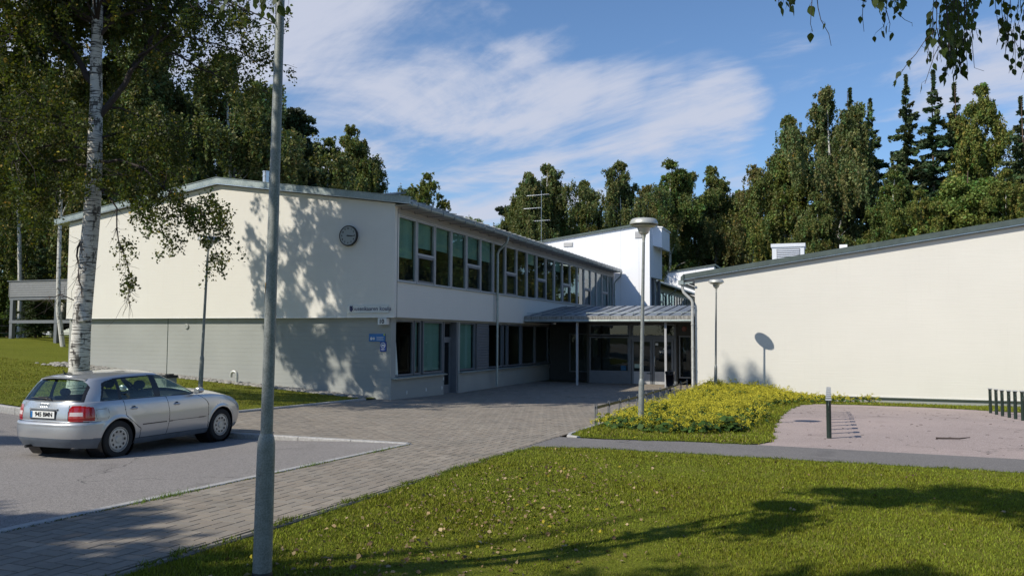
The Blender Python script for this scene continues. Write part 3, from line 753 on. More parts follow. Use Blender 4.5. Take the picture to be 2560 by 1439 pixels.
m = MB(); m.box(4.30,4.40,YD-.01,YD+.15,zf_,2.62); m.box(6.36,6.46,YD-.01,YD+.15,zf_,2.62); m.box(4.40,6.36,YD-.01,YD+.1,1.93,2.05)
dr = part(m, 'door', M_frame_mid, ent)
for x0 in (4.42, 5.39):
    m = MB(); x1 = x0+.95; y0, y1 = YD+.02, YD+.07
    m.box(x0,x0+.10,y0,y1,zf_+.02,1.92); m.box(x1-.10,x1,y0,y1,zf_+.02,1.92); m.box(x0+.1,x1-.1,y0+.001,y1,1.82,1.92); m.box(x0+.1,x1-.1,y0+.001,y1,zf_+.02,.47,1)
    lf = sub(m, 'door_leaf', [M_frame_mid, M_frame], dr)
m = MB()
for x0 in (4.42, 5.39): m.face([(x0+.09,YD+.045,.46),(x0+.86,YD+.045,.46),(x0+.86,YD+.045,1.83),(x0+.09,YD+.045,1.83)])
sub(m, 'door_pane', M_glass, dr)
m = MB(); m.tube([(5.50,YD+.02,.72),(5.50,YD-.05,.76),(5.50,YD-.06,.95),(5.50,YD-.05,1.12),(5.50,YD+.02,1.16)], .016, 8); sub(m, 'door_handle', M_alu, dr, smooth=True)
m = MB(); m.box(5.12,5.34,YD+.005,YD+.019,.36,.40); sub(m, 'letter_slot', M_black, dr)
m = MB(); m.box(5.52,5.64,YD+.035,YD+.043,1.66,1.76); m.box(4.55,4.95,YD+.05,YD+.056,.62,.80); m.box(3.9,4.15,YD+.09,YD+.10,.50,.72, 1); part(m, 'door_notice', [M_whitep, M_blue], ent)
m = MB(); m.lathe([(0,-.02),(.10,-.02),(.12,0),(.12,.03)], (6.83,YD-.0,2.42), 20, 'y'); part(m, 'alarm_bell', simple('bell_red', (.20,.05,.03), .4), ent, smooth=True)

can = thing('entrance_canopy', 'grey standing-seam metal canopy on thin posts over the entrance', 'canopy', (3.8,12.2,-.1))
y0, y1, z0, z1 = 12.05, 17.6, 2.96, 3.585
m = MB(); m.prism([(y0,z0),(y1,z1),(y1,z1-.10),(y0,z0-.10)], 'x', 0.02, 7.62)
m.box(.02,7.62,y0-.02,y0,2.80,2.955); part(m, 'roof', M_roofsheet, can)
m = MB()
for k in range(15):
    x = .30+k*.52; m.prism([(y0-.02,z0),(y1,z1),(y1,z1+.035),(y0-.02,z0+.035)], 'x', x, x+.018)
part(m, 'roof_seam', M_frame_dark, can)['kind'] = 'stuff'
m = MB(); m.tube([(.05,y0+.22,z0+.13),(7.58,y0+.22,z0+.13)], .012, 6)
for k in range(7): x = .8+k*1.04; m.tube([(x,y0+.22,z0+.0),(x,y0+.22,z0+.15)], .016, 6)
part(m, 'snow_guard', M_galv, can)
stain = NT('stained_fascia'); v_ = stain.coord('World', (9,1,1.2)); stain.base(stain.ramp(stain.noise(v_, 2.2, 5, .7), [(.35,(.09,.085,.075)),(.5,(.27,.26,.24)),(.7,(.40,.39,.37))])); stain.set(.8)
m = MB(); m.box(.02,7.62,y0-.045,y0-.021,2.79,2.935); part(m, 'fascia', stain.m, can)
m = MB(); m.tube([(.05,y0-.11,2.73),(7.6,y0-.11,2.73)], .055, 12)
for k in range(9): x = .5+k*.87; m.tube([(x,y0-.11,2.73),(x+.025,y0-.11,2.73)], .064, 12); m.box(x,x+.02,y0-.17,y0-.0,2.79,2.80)
part(m, 'gutter', M_galv, can, smooth=True)
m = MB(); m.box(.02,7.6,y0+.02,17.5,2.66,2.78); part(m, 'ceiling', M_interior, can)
for x in (2.45, 6.37):
    m = MB(); m.box(x-.045,x+.045,12.16,12.25,-.15,2.66); m.box(x-.075,x+.075,12.13,12.28,-.115,-.10); part(m, 'post', M_frame, can)
m = MB(); m.lathe([(0,2.6),(.10,2.6),(.12,2.66)], (1.0,13.3,0), 16); part(m, 'ceiling_lamp', M_alu, can, smooth=True)

# ================================================================= white hall blocks
def white_hall(Y, label, full=True):
    w = thing('white_hall_block', label, 'building', (-1.4,Y,0))
    m = MB(); top = lambda x: 8.32+.128*(x+5.2)
    m.prism([(-14,2.4),(2.3,2.4),(2.3,top(2.3)),(-5.2,top(-5.2)),(-14,top(-5.2)-1.0)], 'y', Y, Y+.12)
    m.prism([(Y+.12,5.88),(Y+4.25,5.98),(Y+4.25,top(2.3)-.5),(Y+.12,top(2.3))], 'x', 1.9, 2.3)
    m.box(1.9,2.299,Y+.12,Y+.45,2.4,5.88); m.box(-14,1.9,Y+4.1,Y+4.25,3,8.0)
    part(m, 'wall', M_white, w)
    m = MB(); m.prism([(-14.2,top(-5.2)-1.0),(-5.2,top(-5.2)),(2.45,top(2.45)),(2.45,top(2.45)+.16),(-5.2,top(-5.2)+.14),(-14.2,top(-5.2)-.86)], 'y', Y-.12, Y+4.4); part(m, 'roof', M_darkfascia, w)
    m = MB()
    for x in (-4.4,-3.2,-2.0,-.8,.4,1.6): m.box(x,x+.012,Y-.004,Y+.01,2.4,top(x)-.0)
    part(m, 'wall_joint', M_frame, w)
    if full:
        for (x0, x1, zz0, zz1) in ((-3.44,-2.86,8.02,8.26),(1.38,1.78,8.42,8.80)):
            m = MB(); m.box(x0-.03,x1+.03,Y-.03,Y-.004,zz0-.03,zz1+.03); n = 6
            for k in range(n): z = zz0+(zz1-zz0)*k/n; m.prism([(Y-.055,z),(Y-.03,z),(Y-.03,z+.05),(Y-.045,z+.03)], 'x', x0, x1)
            part(m, 'louvre_vent', M_frame, w)
        m = MB(); m.box(2.3,2.88,Y+1.1,Y+4.0,8.02,9.2); m.prism([(2.3,9.2),(2.95,9.15),(2.95,9.22),(2.3,9.3)], 'y', Y+1.05, Y+4.1); m.prism([(2.3,8.0),(2.88,7.86),(2.88,8.02),(2.3,8.02)], 'y', Y+1.1, Y+4.0); part(m, 'oriel_box', M_white, w)
        for yy in (Y+2.0, Y+4.0):
            m = MB(); m.box(2.02,2.2,yy,yy+.18,2.4,5.9); part(m, 'column', M_frame_mid, w)
    return w
white_hall(29.22, 'tall white clad hall block with sloping roof rising behind the canopy')
m = MB(); m.box(-1.2,.9,28.9,29.0,6.62,6.66); m.box(.86,.9,28.9,29.0,6.3,6.66)
an = thing('rooftop_antenna', 'thin television antenna mast with three crossbars above the classroom roof', 'antenna', (-4.98,29.0,8.45))
m = MB(); m.tube([(0,0,-1.6),(0,0,3.4)], .016, 8); sub(m, 'mast', M_alu, an)
for z, a, b, n in ((3.1,-1.05,.52,9),(1.35,-.5,.58,7),(2.22,-1.25,-.05,7)):
    m = MB(); m.tube([(a,0,z),(b,0,z+.03)], .014, 6)
    for k in range(n): x = a+(b-a)*k/(n-1); m.tube([(x,-.30,z),(x,.30,z)], .007, 5)
    sub(m, 'aerial', M_alu, an)

# ================================================================= far wing seen through the gap
fw_ = thing('rear_classroom_wing', 'distant two-storey wing with window row seen right of the white hall block', 'building', (.5,45,0))
m = MB(); m.box(-.3,.3,33.5,62,2.2,4.3); m.box(-12,-.3,33.6,33.8,2.2,6.3); m.box(.0,.3,33.5,62,5.75,6.2); part(m, 'wall', M_cream_side, fw_)
m = MB(); m.prism([(.9,6.2),(-6,7.2),(-6,7.32),(.9,6.32)], 'y', 33.5, 62); part(m, 'roof', M_roofsheet, fw_)
m = MB()
for k in range(46): y = 34+k*.6; m.prism([(.9,6.33),(.2,6.43),(.2,6.47),(.9,6.37)], 'y', y, y+.03)
part(m, 'roof_seam', M_roofsheet, fw_)['kind'] = 'stuff'
m = MB(); m.tube([(.94,33.5,6.2),(.94,62,6.2)], .07, 10); part(m, 'gutter', M_galv, fw_)
for i in range(20):
    y = 34.2+i*1.366; window(fw_, y, y+1.335, 4.32, 5.74, .285, fr=.06, dep=.1, split=4.95 if i % 3 == 1 else None)
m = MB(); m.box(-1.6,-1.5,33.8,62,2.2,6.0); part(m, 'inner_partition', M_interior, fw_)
downpipe('downpipe', .94, 47.0, 6.14, .42, 3.0, parent=fw_)
white_hall(62.2, 'small distant white gable block above the rear wing roof', False)

# ================================================================= right single-storey hall
rh = thing('cream_hall', 'single-storey cream hall with long sloping roof on the right', 'building', (14,12,-.3))
top = lambda x: 4.47+.1435*(x-7.65)
m = MB(); m.prism([(7.65,-.235),(30,-.235),(30,top(30)),(7.65,top(7.65))], 'y', 12.0, 12.3)
m.box(7.65,7.95,12.3,26,-.235,top(7.65)); m.box(29.7,30,12.3,26,-.235,7)
part(m, 'wall', M_cream, rh)
m = MB(); m.box(7.70,29.95,12.05,12.3,-.9,-.27); m.box(7.70,7.95,12.3,26,-.9,-.27); part(m, 'plinth', M_conc, rh)
m = MB(); m.box(7.62,30.02,11.955,12.06,-.262,-.24); part(m, 'flashing', M_alu, rh)
m = MB(); m.prism([(7.22,top(7.22)+.01),(30.5,top(30.5)+.01),(30.5,top(30.5)+.10),(7.22,top(7.22)+.10)], 'y', 11.906, 26.5); part(m, 'roof', M_roofsheet, rh)
m = MB(); m.prism([(7.22,top(7.22)+.075),(30.5,top(30.5)+.075),(30.5,top(30.5)+.315),(7.22,top(7.22)+.27)], 'y', 11.80, 11.905)
m.prism([(7.10,top(7.10)-.0),(7.22,top(7.22)+.03),(7.22,top(7.22)+.27),(7.10,top(7.10)+.17)], 'y', 11.74, 26.5)
part(m, 'verge_fascia', M_darkfascia, rh)
m = MB(); m.prism([(7.2,top(7.2)+.035),(30.5,top(30.5)+.035),(30.5,top(30.5)+.068),(7.2,top(7.2)+.068)], 'y', 11.83, 11.90); part(m, 'verge_trim', M_alu, rh)
m = MB(); m.box(7.0,7.22,11.75,26,4.24,4.32); m.box(7.0,7.03,11.75,26,4.32,4.40); m.box(7.0,7.22,11.745,11.76,4.24,4.42); m.prism([(7.22,4.24),(7.6,4.30),(7.6,4.36),(7.22,4.34)], 'y', 11.8, 11.84); part(m, 'gutter', M_galv, rh)
m = MB(); m.tube([(7.16,11.88,4.28),(7.16,11.88,4.05),(7.20,11.88,3.92),(7.50,11.88,3.62),(7.56,11.88,3.5),(7.56,11.88,2.0),(7.56,11.88,-.02),(7.60,11.80,-.12)], .06, 16)
for z in (3.3,2.55,1.6,.75,.1): m.tube([(7.56,11.88,z),(7.56,11.88,z+.045)], .070, 16)
part(m, 'downpipe', M_pipewhite, rh, smooth=True)
m = MB(); x0, x1, yb = 10.55, 11.93, 16
m.box(x0,x1,yb,yb+1.1,4.6,6.12); m.box(x0-.05,x1+.05,yb-.05,yb+1.2,6.12,6.28)
vb = part(m, 'roof_ventilator', simple('ventilator_paint', (.66,.68,.72), .5, .1, .05), rh, bevel=.01)
m = MB()
for k in range(11): z = 5.12+k*.083; m.prism([(yb-.045,z),(yb-.004,z+.02),(yb-.004,z+.075),(yb-.03,z+.04)], 'x', x0+.22, x1-.2)
sub(m, 'louvre', M_alu, vb)
m = MB(); m.box(x0+.2,x1-.18,yb-.01,yb-.003,5.1,6.04); sub(m, 'louvre_recess', M_black, vb)
m = MB(); m.box(13.4,13.72,16,16.3,5.2,6.15); part(m, 'roof_flue', M_whitep, rh)
m = MB(); m.box(11.98,12.2,16.1,16.3,5.0,5.75); part(m, 'roof_flue', M_whitep, rh)
m = MB(); m.prism([(8.3,4.8),(8.3,5.12),(8.9,5.0),(8.9,4.9)], 'y', 17, 17.5); part(m, 'roof_cowl', M_galv, rh)
m = MB(); m.tube([(2.1+3.2,30,4.4),(2.1+3.2,30,5.6)], .03, 8)

# ================================================================= roof terrace structure on the left
pg = thing('raised_terrace', 'grey boarded balcony on posts left of the gable behind the birch', 'balcony', (-25,8,1.7))
m = MB()
for k in range(7): z = 3.98+k*.118; m.box(-27.45,-16,8,8.03,z,z+.105)
m.box(-27.5,-27.42,8.0,13,3.98,4.80); part(m, 'parapet', simple('grey_cladding_boards', (.22,.225,.235), .7, 0, .1, 5), pg)
m = MB(); m.box(-27.5,-16,8.04,13,3.82,3.96); m.box(-27.6,-16,7.95,8.2,4.80,4.84); part(m, 'deck', M_frame_mid, pg)
m = MB(); m.box(-27.4,-16,8.0,8.16,2.60,2.76); part(m, 'beam', M_frame_mid, pg)
for x in (-27.4,-24.2,-20.9,-17.6):
    m = MB(); m.box(x,x+.2,8.02,8.22,1.2,3.82); part(m, 'post', M_frame_mid, pg)
fe = thing('mesh_fence', 'low dark wire fence at the lawn edge behind the left birch trunk', 'fence', (-30,14,1.8))
m = MB()
for k in range(16): x = -52+k*2.6; m.tube([(x,14,1.2),(x,14,3.0)], .03, 6)
part(m, 'post', M_black, fe)['kind'] = 'stuff'
m = MB()
for z in (2.1,2.55,3.0): m.tube([(-52,14,z),(-14,14,z)], .015, 5)
for k in range(240): x = -52+k*.16; m.tube([(x,14,1.9),(x,14,3.0)], .004, 3)
part(m, 'mesh', M_black, fe)

# ================================================================= lamps
def lamp(x, y, label, lean=(0,0), sticker=False, s=1.0, bh=-.03):
    t = thing('street_lamp', label, 'street lamp', (x,y,zg(x,y)), 0, 'disc-headed street lamps')
    t.rotation_euler = (lean[1], lean[0], 0); t.scale = (s*.87,s*.87,s)
    m = MB(); m.lathe([(.075,-.1),(.075,.0),(.073,.05),(.068,.97+bh),(.066,1.02+bh),(.058,1.06+bh),(.045,1.09+bh)], (0,0,0), 28); sub(m, 'pole_base', M_pole, t, smooth=True)
    m = MB(); m.lathe([(.0785,-.05),(.0785,.03),(.073,.05)], (0,0,0), 28); sub(m, 'ground_collar', M_black, t, smooth=True)
    m = MB(); m.lathe([(.047,1.08+bh),(.046,1.5),(.043,2.2),(.039,3.0),(.034,3.9),(.033,3.95)], (0,0,0), 24); sub(m, 'pole', M_pole, t, smooth=True)
    m = MB(); n = 7
    for k in range(n):      # service door, slightly proud of the base tube
        a0, a1 = R(-118+k*14), R(-118+(k+1)*14)
        for r0, z0, z1 in ((.0745,.34,.72),):
            m.face([(r0*math.cos(a0),r0*math.sin(a0),z0),(r0*math.cos(a1),r0*math.sin(a1),z0),(r0*.985*math.cos(a1),r0*.985*math.sin(a1),z1),(r0*.985*math.cos(a0),r0*.985*math.sin(a0),z1)])
            m.face([(.066*math.cos(a0),.066*math.sin(a0),z0),(.066*math.cos(a1),.066*math.sin(a1),z0),(r0*math.cos(a1),r0*math.sin(a1),z0),(r0*math.cos(a0),r0*math.sin(a0),z0)])
    m.tube([(.0,-.070,.37),(.0,-.079,.37)], .006, 8); m.tube([(.0,-.068,.69),(.0,-.077,.69)], .006, 8)
    sub(m, 'service_door', M_pole, t, recalc=False)
    m = MB(); m.lathe([(.034,3.94),(.036,4.0),(.06,4.10),(.115,4.13),(.12,4.14),(.16,4.24),(.17,4.25)], (0,0,0), 32); sub(m, 'lamp_socket', M_lampgrey, t, smooth=True)
    m = MB(); m.lathe([(.0,4.245),(.17,4.25),(.27,4.272),(.285,4.285),(.27,4.30),(.0,4.302)], (0,0,0), 48); sub(m, 'lamp_disc', M_lampgrey, t, smooth=True)
    m = MB(); m.lathe([(0,4.34),(.30,4.335),(.345,4.315),(.348,4.325),(.335,4.365),(.30,4.42),(.27,4.435),(.0,4.445)], (0,0,0), 48); sub(m, 'lamp_shade', M_lampgrey, t, smooth=True)
    m = MB(); m.lathe([(.0,4.30),(.12,4.30),(.12,4.34),(0,4.341)], (0,0,0), 24); sub(m, 'lens', M_whitep, t)
    m = MB(); m.tube([(0,0,4.44),(0,0,4.475)], .008, 6); sub(m, 'cap_screw', M_pole, t)
    if sticker:
        m = MB(); r = .0462; P = []
        def cp(a, z): return (r*math.cos(a), r*math.sin(a), z)
        a0 = R(-168)
        for k in range(6):
            a, b = a0+R(9)*k, a0+R(9)*(k+1); zt = 1.98
            za, zb = 1.80+.18*(k/6), 1.80+.18*((k+1)/6)
            m.face([cp(a,za),cp(b,zb),cp(b,zt),cp(a,zt)])
        sub(m, 'triangle_sticker', M_orange, t, recalc=False)
    return t
lamp(8.93, -17.93, 'nearest lamp pole in the foreground with orange triangle sticker, rising out of frame', (.012,0), True, 1.07, -.12)
lamp(9.08, -5.70, 'lamp standing in front of the yellow flower bed edge', (.02,0))
lamp(-4.3, -3.7, 'lamp on the lawn in front of the gable, left of the foreground pole', (.035,0), s=1.03)
lamp(8.72, 9.9, 'lamp close to the cream hall wall behind the yellow flowers', (.015,0), s=.99)

# ================================================================= bike stands
ringp = [(.0+.0, .10*math.cos(a), .10*math.sin(a)) for a in np.linspace(R(20), R(340), 18)]
def bike_stand(label, group):
    t = thing('bike_stand', label, 'bike stand', (0,0,0), 0, group)
    m = MB(); m.lathe([(.045,-.1),(.045,.70),(.052,.71),(.052,.73),(.0,.735)], (0,0,0), 18); sub(m, 'post', M_dgreen, t, smooth=True)
    m = MB(); m.box(-.055,.055,-.20,.14,.735,.752); sub(m, 'top_bar', simple('stand_top', (.42,.43,.43), .45, .3), t, bevel=.003)
    m = MB(); m.tube([(x, y-.17, z+.62) for x, y, z in ringp], .011, 8); sub(m, 'lock_ring', M_dgreen, t, smooth=True)
    return t
ordn = ['nearest','second','third','fourth','fifth','sixth','seventh','eighth','ninth','tenth','eleventh']
y = -5.86; first = None
for k in range(11):
    lab = ordn[k]+' nearest green bike stand of the middle row on the pink gravel' if k else 'nearest green bike stand of the middle row on the pink gravel'
    x = 12.77+.004*k; yy = -5.86+k*.98
    if not first: first = bike_stand(lab, 'bike stands in the middle row'); first.location = (x, yy, zg(x,yy))
    else: dup(first, (x, yy, zg(x,yy)), 0, lab)
lab2 = ['leftmost bike stand of the right row, its ring clear of the others','second bike stand from the left in the right row','third bike stand from the left in the right row','fourth bike stand from the left in the right row','fifth bike stand from the left in the right row','rightmost bike stand, cut by the right photo edge']
for k, (px, yy) in enumerate(((2477,7.1),(2490,6.2),(2503,5.35),(2518,4.45),(2535,3.45),(2552,2.4))):
    # row runs along the yard, slightly off square
    x = 17.62+.012*k - (.0 if k < 4 else .04*(k-3)); d = dup(first, (x, yy, zg(x,yy)), R(-4), lab2[k]); d['group'] = 'bike stands in the right row'
    d.scale = (1.0,1.0,1.05)

# ================================================================= low fence, bin
fn = thing('low_fence', 'low dark fence with flat rail along the flower bed edge', 'fence', (7.95,0,0))
P_ = [(8.03,-5.4),(7.99,-4.1),(7.97,-2.9),(7.93,-1.75),(7.90,-.55),(7.84,.9),(7.75,2.4),(7.71,3.8),(7.66,5.2),(7.64,6.8),(7.62,8.4),(7.6,10)]
for (x, y) in P_:
    z = zg(x,y); m = MB()
    for dx in (-.028, .012): m.box(x+dx,x+dx+.016,y-.02,y+.02,z-.1,z+.47)
    m.box(x-.028,x+.028,y-.02,y+.02,z+.46,z+.475)
    part(m, 'post', M_frame_dark, fn)
m = MB()
for (a, b) in zip(P_[:-1], P_[1:]):
    za, zb = zg(*a)+.36, zg(*b)+.36
    m.face([(a[0]-.008,a[1],za),(b[0]-.008,b[1],zb),(b[0]-.008,b[1],zb+.06),(a[0]-.008,a[1],za+.06)])
    m.face([(a[0]+.008,a[1],za),(b[0]+.008,b[1],zb),(b[0]+.008,b[1],zb+.06),(a[0]+.008,a[1],za+.06)])
    m.face([(a[0]-.008,a[1],za+.06),(b[0]-.008,b[1],zb+.06),(b[0]+.008,b[1],zb+.06),(a[0]+.008,a[1],za+.06)])
part(m, 'rail', M_black, fn)
bx, by = 7.0, 9.6
lb = thing('litter_bin', 'black litter bin on a thin post in front of the entrance doors', 'litter bin', (bx,by,-.1))
m = MB(); m.tube([(0,.05,-.05),(0,.05,.9)], .025, 10); sub(m, 'post', M_black, lb)
m = MB()
for z0, z1, a, b in ((.17,.62,.145,.165),(.62,.70,.165,.165)):
    i0 = len(m.v); n = 20
    for z, r in ((z0,a),(z1,b)):
        for j in range(n):
            t_ = 2*math.pi*j/n; m.v.append((r*math.copysign(abs(math.cos(t_))**.7, math.cos(t_)), .8*r*math.copysign(abs(math.sin(t_))**.8, math.sin(t_)), z))
    for j in range(n): m.f.append((i0+j,i0+(j+1)%n,i0+n+(j+1)%n,i0+n+j)); m.m.append(0)
    m.f.append(tuple(i0+j for j in range(n))); m.m.append(0)
sub(m, 'bucket', M_bin, lb, smooth=True)
m = MB(); m.box(-.175,.175,-.14,.14,.775,.795); m.box(-.17,-.15,-.1,.1,.69,.775); m.box(.15,.17,-.1,.1,.69,.775); m.box(-.17,.17,.10,.12,.69,.775); sub(m, 'lid', M_bin, lb, bevel=.004)

# ================================================================= car
axle = Vector((1.76,-13.15)); head = Vector((-math.sin(R(.61)), math.cos(R(.61))))
cz = z_asph(1.8,-12.1)-.012
car = thing('parked_car', 'silver five-door hatchback with number plate 945 BMN parked beside the path', 'car', (axle.x,axle.y,cz+.012), math.atan2(head.y,head.x)); car.scale = (.921,.921,.921)
t = NT('silver_paint'); v = t.coord('Object'); t.base((.50,.505,.515)); t.set(.30, .62); t.b.inputs['Coat Weight'].default_value = .9; t.b.inputs['Coat Roughness'].default_value = .03
n_ = t.noise(v, 2.2, 4); t.l.new(t.mrange(n_, .3, .7, .27, .36), t.b.inputs['Roughness']); M_paint = t.m
M_bumplow = simple('bumper_grey', (.10,.12,.15), .55); M_trim = simple('black_trim', (.012,.012,.014), .3)
M_tyre = simple('tyre_rubber', (.015,.015,.016), .85); M_rim = simple('wheel_cover', (.46,.46,.45), .4, .5, .08, 20)
M_red = NT('tail_red'); M_red.base((.36,.006,.008)); M_red.set(.12); M_red.b.inputs['Coat Weight'].default_value = 1; M_red = M_red.m
M_clear = NT('tail_clear'); M_clear.base((.62,.52,.52)); M_clear.set(.15); M_clear = M_clear.m
M_headl = NT('headlight_glass'); M_headl.base((.55,.58,.60)); M_headl.set(.08,.5); M_headl = M_headl.m
M_seat = simple('seat_fabric', (.03,.035,.045), .9)
def ip(x, tab): return np.interp(x, [a for a, _ in tab], [b for _, b in tab])
def sip(x, tab):                     # smooth interpolation
    X_ = np.array([a for a, _ in tab]); Y_ = np.array([b for _, b in tab]); x = np.clip(x, X_[0], X_[-1])
    m_ = np.gradient(Y_, X_); i = np.clip(np.searchsorted(X_, x)-1, 0, len(X_)-2); h = X_[i+1]-X_[i]; u = (x-X_[i])/h
    return (2*u**3-3*u**2+1)*Y_[i]+(u**3-2*u**2+u)*h*m_[i]+(-2*u**3+3*u**2)*Y_[i+1]+(u**3-u**2)*h*m_[i+1]
XR = [(.18,-.66),(.24,-.70),(.34,-.76),(.45,-.79),(.56,-.793),(.615,-.785),(.64,-.755),(.70,-.752),(.80,-.742),(.90,-.722),(.96,-.700),(1.0,-.67)]
XF = [(.16,3.18),(.24,3.29),(.36,3.36),(.50,3.38),(.60,3.365),(.68,3.32),(.76,3.22),(.82,3.12),(1.0,2.9)]
HW = [(.18,.775),(.26,.82),(.36,.848),(.5,.864),(.62,.867),(.72,.863),(.82,.850),(.90,.832),(.97,.80)]
ZT = [(-.80,.945),(-.3,.955),(.6,.955),(1.5,.945),(2.0,.93),(2.4,.90),(2.8,.845),(3.05,.79),(3.25,.72),(3.4,.66)]
ZB = [(-.80,.235),(-.6,.22),(-.35,.20),(0,.19),(2.5,.19),(3.0,.21),(3.4,.22)]
# reference outline parameter: (cx, cy) on the unit superellipse, resampled evenly on a 4.15 x 1.73 car
def outline(mm, nn, N_):
    th = np.linspace(0, 2*np.pi, 12001)[:-1]; c_, s_ = np.cos(th), np.sin(th)
    x = np.sign(c_)*np.abs(c_)**(2/mm); y = np.sign(s_)*np.abs(s_)**(2/nn)
    X_, Y_ = x*2.07, y*.865; d = np.hypot(np.diff(np.r_[X_, X_[0]]), np.diff(np.r_[Y_, Y_[0]])); L_ = np.r_[0, np.cumsum(d)]
    s = np.linspace(0, L_[-1], N_+1)[:-1]; return np.interp(s, L_, np.r_[x, x[0]]), np.interp(s, L_, np.r_[y, y[0]])
NU = 1000
ux, uy = outline(11, 3.0, NU)
NV = 84
vv = np.linspace(0, 1, NV)
low = np.zeros((NV, NU, 3))
for j, v_ in enumerate(vv):
    x = 1.3+2.08*ux
    for _ in range(3):
        z = ip(x, ZB)+(sip(x, ZT)-ip(x, ZB))*v_
        xr = sip(z, XR); xf = sip(z, XF); x = (xr+xf)/2+(xf-xr)/2*ux
    hw = sip(z, HW)
    hw = hw*np.where(x > 2.4, 1-.05*((x-2.4)/1.0)**2, 1)*np.where(x < -.2, 1-.035*((-.2-x)/.6)**2, 1)
    # flared arches
    for xa in (0., 2.51):
        dr_ = np.hypot(x-xa, z-.31); hw = hw+.012*np.exp(-((dr_-.365)/.035)**2)*(z > .2)
    # side moulding ridge & character line
    y = uy*hw
    low[j] = np.stack([x, y, z], 1)
RA = .352
def lowpart(c, n_):
    x, y, z = c; s = abs(y); side = s > .74 and -.62 < x < 3.1
    for xa in (0., 2.51):
        if side and math.hypot(x-xa, z-.31) < RA+.005: return 'cut', 0
    if x < -.35 and z < .375: return 'bumper_skirt', 0
    if side and .36 < x < 2.16 and z < .285: return 'sill', 0
    if x > 3.0 and z < .30: return 'front_skirt', 0
    # tail light
    if x < -.46 and .655 < z < .905-.10*max(0,(x+.62))*2 and s > .50+max(0,(z-.86))*.9:
        if z > .735 and z < .80 and .515 < s < .70 and x < -.6: return ('tail_light', 1)
        return ('tail_light', 0)
    if x > 2.95 and s > .42 and .60 < z < .735 and x > 3.02: return 'headlight', 0
    seam = False
    if x < -.36 and abs(z-.642) < .006: seam = True
    if side:
        if z > .5 and abs(x-(.10+.03*(.95-z)/.25)) < .006 and z > .70: seam = True
        # curve round the rear arch
        if .27 < z <= .70 and abs(math.hypot(x-.0, z-.31)-.0) > 0:
            xc = .13+.33*max(0,(.70-z)/.25)**1.1 if z > .45 else .46
            if abs(x-xc) < (.012 if z > .45 else .006): seam = True
        if z > .285 and abs(x-(1.07+.05*math.sin(math.pi*(z-.28)/.67))) < .006: seam = True
        if z > .285:
            xc = 2.13-.0*z if z < .72 else 2.13-.27*((z-.72)/.21)**2
            if abs(x-xc) < (.006 if z < .72 else .011): seam = True
        if .36 < x < 2.13 and abs(z-(.285)) < .004: seam = True
        # moulding line
        if ((.50 < x < 1.06) or (1.12 < x < 2.08)) and abs(z-.512) < .006: seam = True
        # fuel flap
        if y < 0:
            a, b = abs(x+.33), abs(z-.76)
            if (a/.112)**6+(b/.082)**6 < 1 and (a/.106)**6+(b/.0765)**6 > 1: return 'flap_gap', 0
    if x < -.6 and s < .50 and s > .0:
        pass
    if x < -.55 and abs(s-.495) < .006 and .65 < z < .9: seam = True
    if x < -.62 and .665 < z < .83 and s < .33-.10*(.83-z):
        if abs(z-.825) < .008 or s < .27: return 'plate_recess', 0
    if seam: return 'seam', 0
    if side and z > .29 and .13 < x < 1.07 and (z > .70 or x > .46 or x > .13+.33*max(0,(.70-z)/.25)**1.1): return 'door_rear', 0
    if side and z > .29 and 1.07 <= x < 2.13: return 'door_front', 0
    if x < -.3 and z < .64: return 'rear_bumper', 0
    if x > 2.95 and z < .58: return 'front_bumper', 0
    return 'body', 0
buck = {}
def put(key, quad, mi): buck.setdefault(key, []).append((quad, mi))
def snap(p):
    if abs(p[1]) > .72:
        for xa in (0., 2.51):
            dx, dz = p[0]-xa, p[2]-.31; d = math.hypot(dx, dz)
            if d < RA and d > RA-.05: return (xa+dx/d*RA, p[1], .31+dz/d*RA)
    return p
for j in range(NV-1):
    A, B_ = low[j], low[j+1]
    for i in range(NU):
        k = (i+1) % NU; q = (tuple(A[i]), tuple(A[k]), tuple(B_[k]), tuple(B_[i]))
        c = tuple(sum(p[a] for p in q)/4 for a in range(3)); nm, mi = lowpart(c, None)
        if nm == 'cut':
            ds = [min(math.hypot(p[0]-xa, p[2]-.31) for xa in (0., 2.51)) for p in q]
            if max(ds) < RA: continue
            nm = 'body' if c[0] < .46 or c[0] > 2.2 else ('door_rear' if c[0] < 1 else 'body'); 
        sidek = '_R' if c[1] < 0 else '_L'
        if nm in ('door_rear','door_front','tail_light','headlight','sill'): nm += sidek
        put(nm, tuple(snap(p) for p in q), mi)
# bonnet & top closing surface: from the top outline inward to the centre line
NQ = 22; topo = low[-1]; prevr = [tuple(p) for p in topo]
for q_ in range(1, NQ+1):
    f = q_/NQ; cur = []
    for p in topo:
        x, y, z = p; yy = y*(1-f); xx = x+(1.3-x)*0*f
        crown = .075*(1-(1-f)**2)*sm(3.42, 2.6, x)+.035*(1-(1-f)**2); dip = 0
        cur.append((xx, yy, z+crown))
    for i in range(NU):
        k = (i+1) % NU; qd = (prevr[i], prevr[k], cur[k], cur[i]); cx0 = sum(p[0] for p in qd)/4; cy0 = abs(sum(p[1] for p in qd)/4)
        if cx0 > 1.85: put('bonnet' if cy0 < .72 and cx0 < 3.1 else 'body', qd, 0)
        elif f < .12: put('body', qd, 0)
        else: put('interior_shelf', tuple((p[0], p[1], p[2]-.10) for p in qd), 0)
    prevr = cur
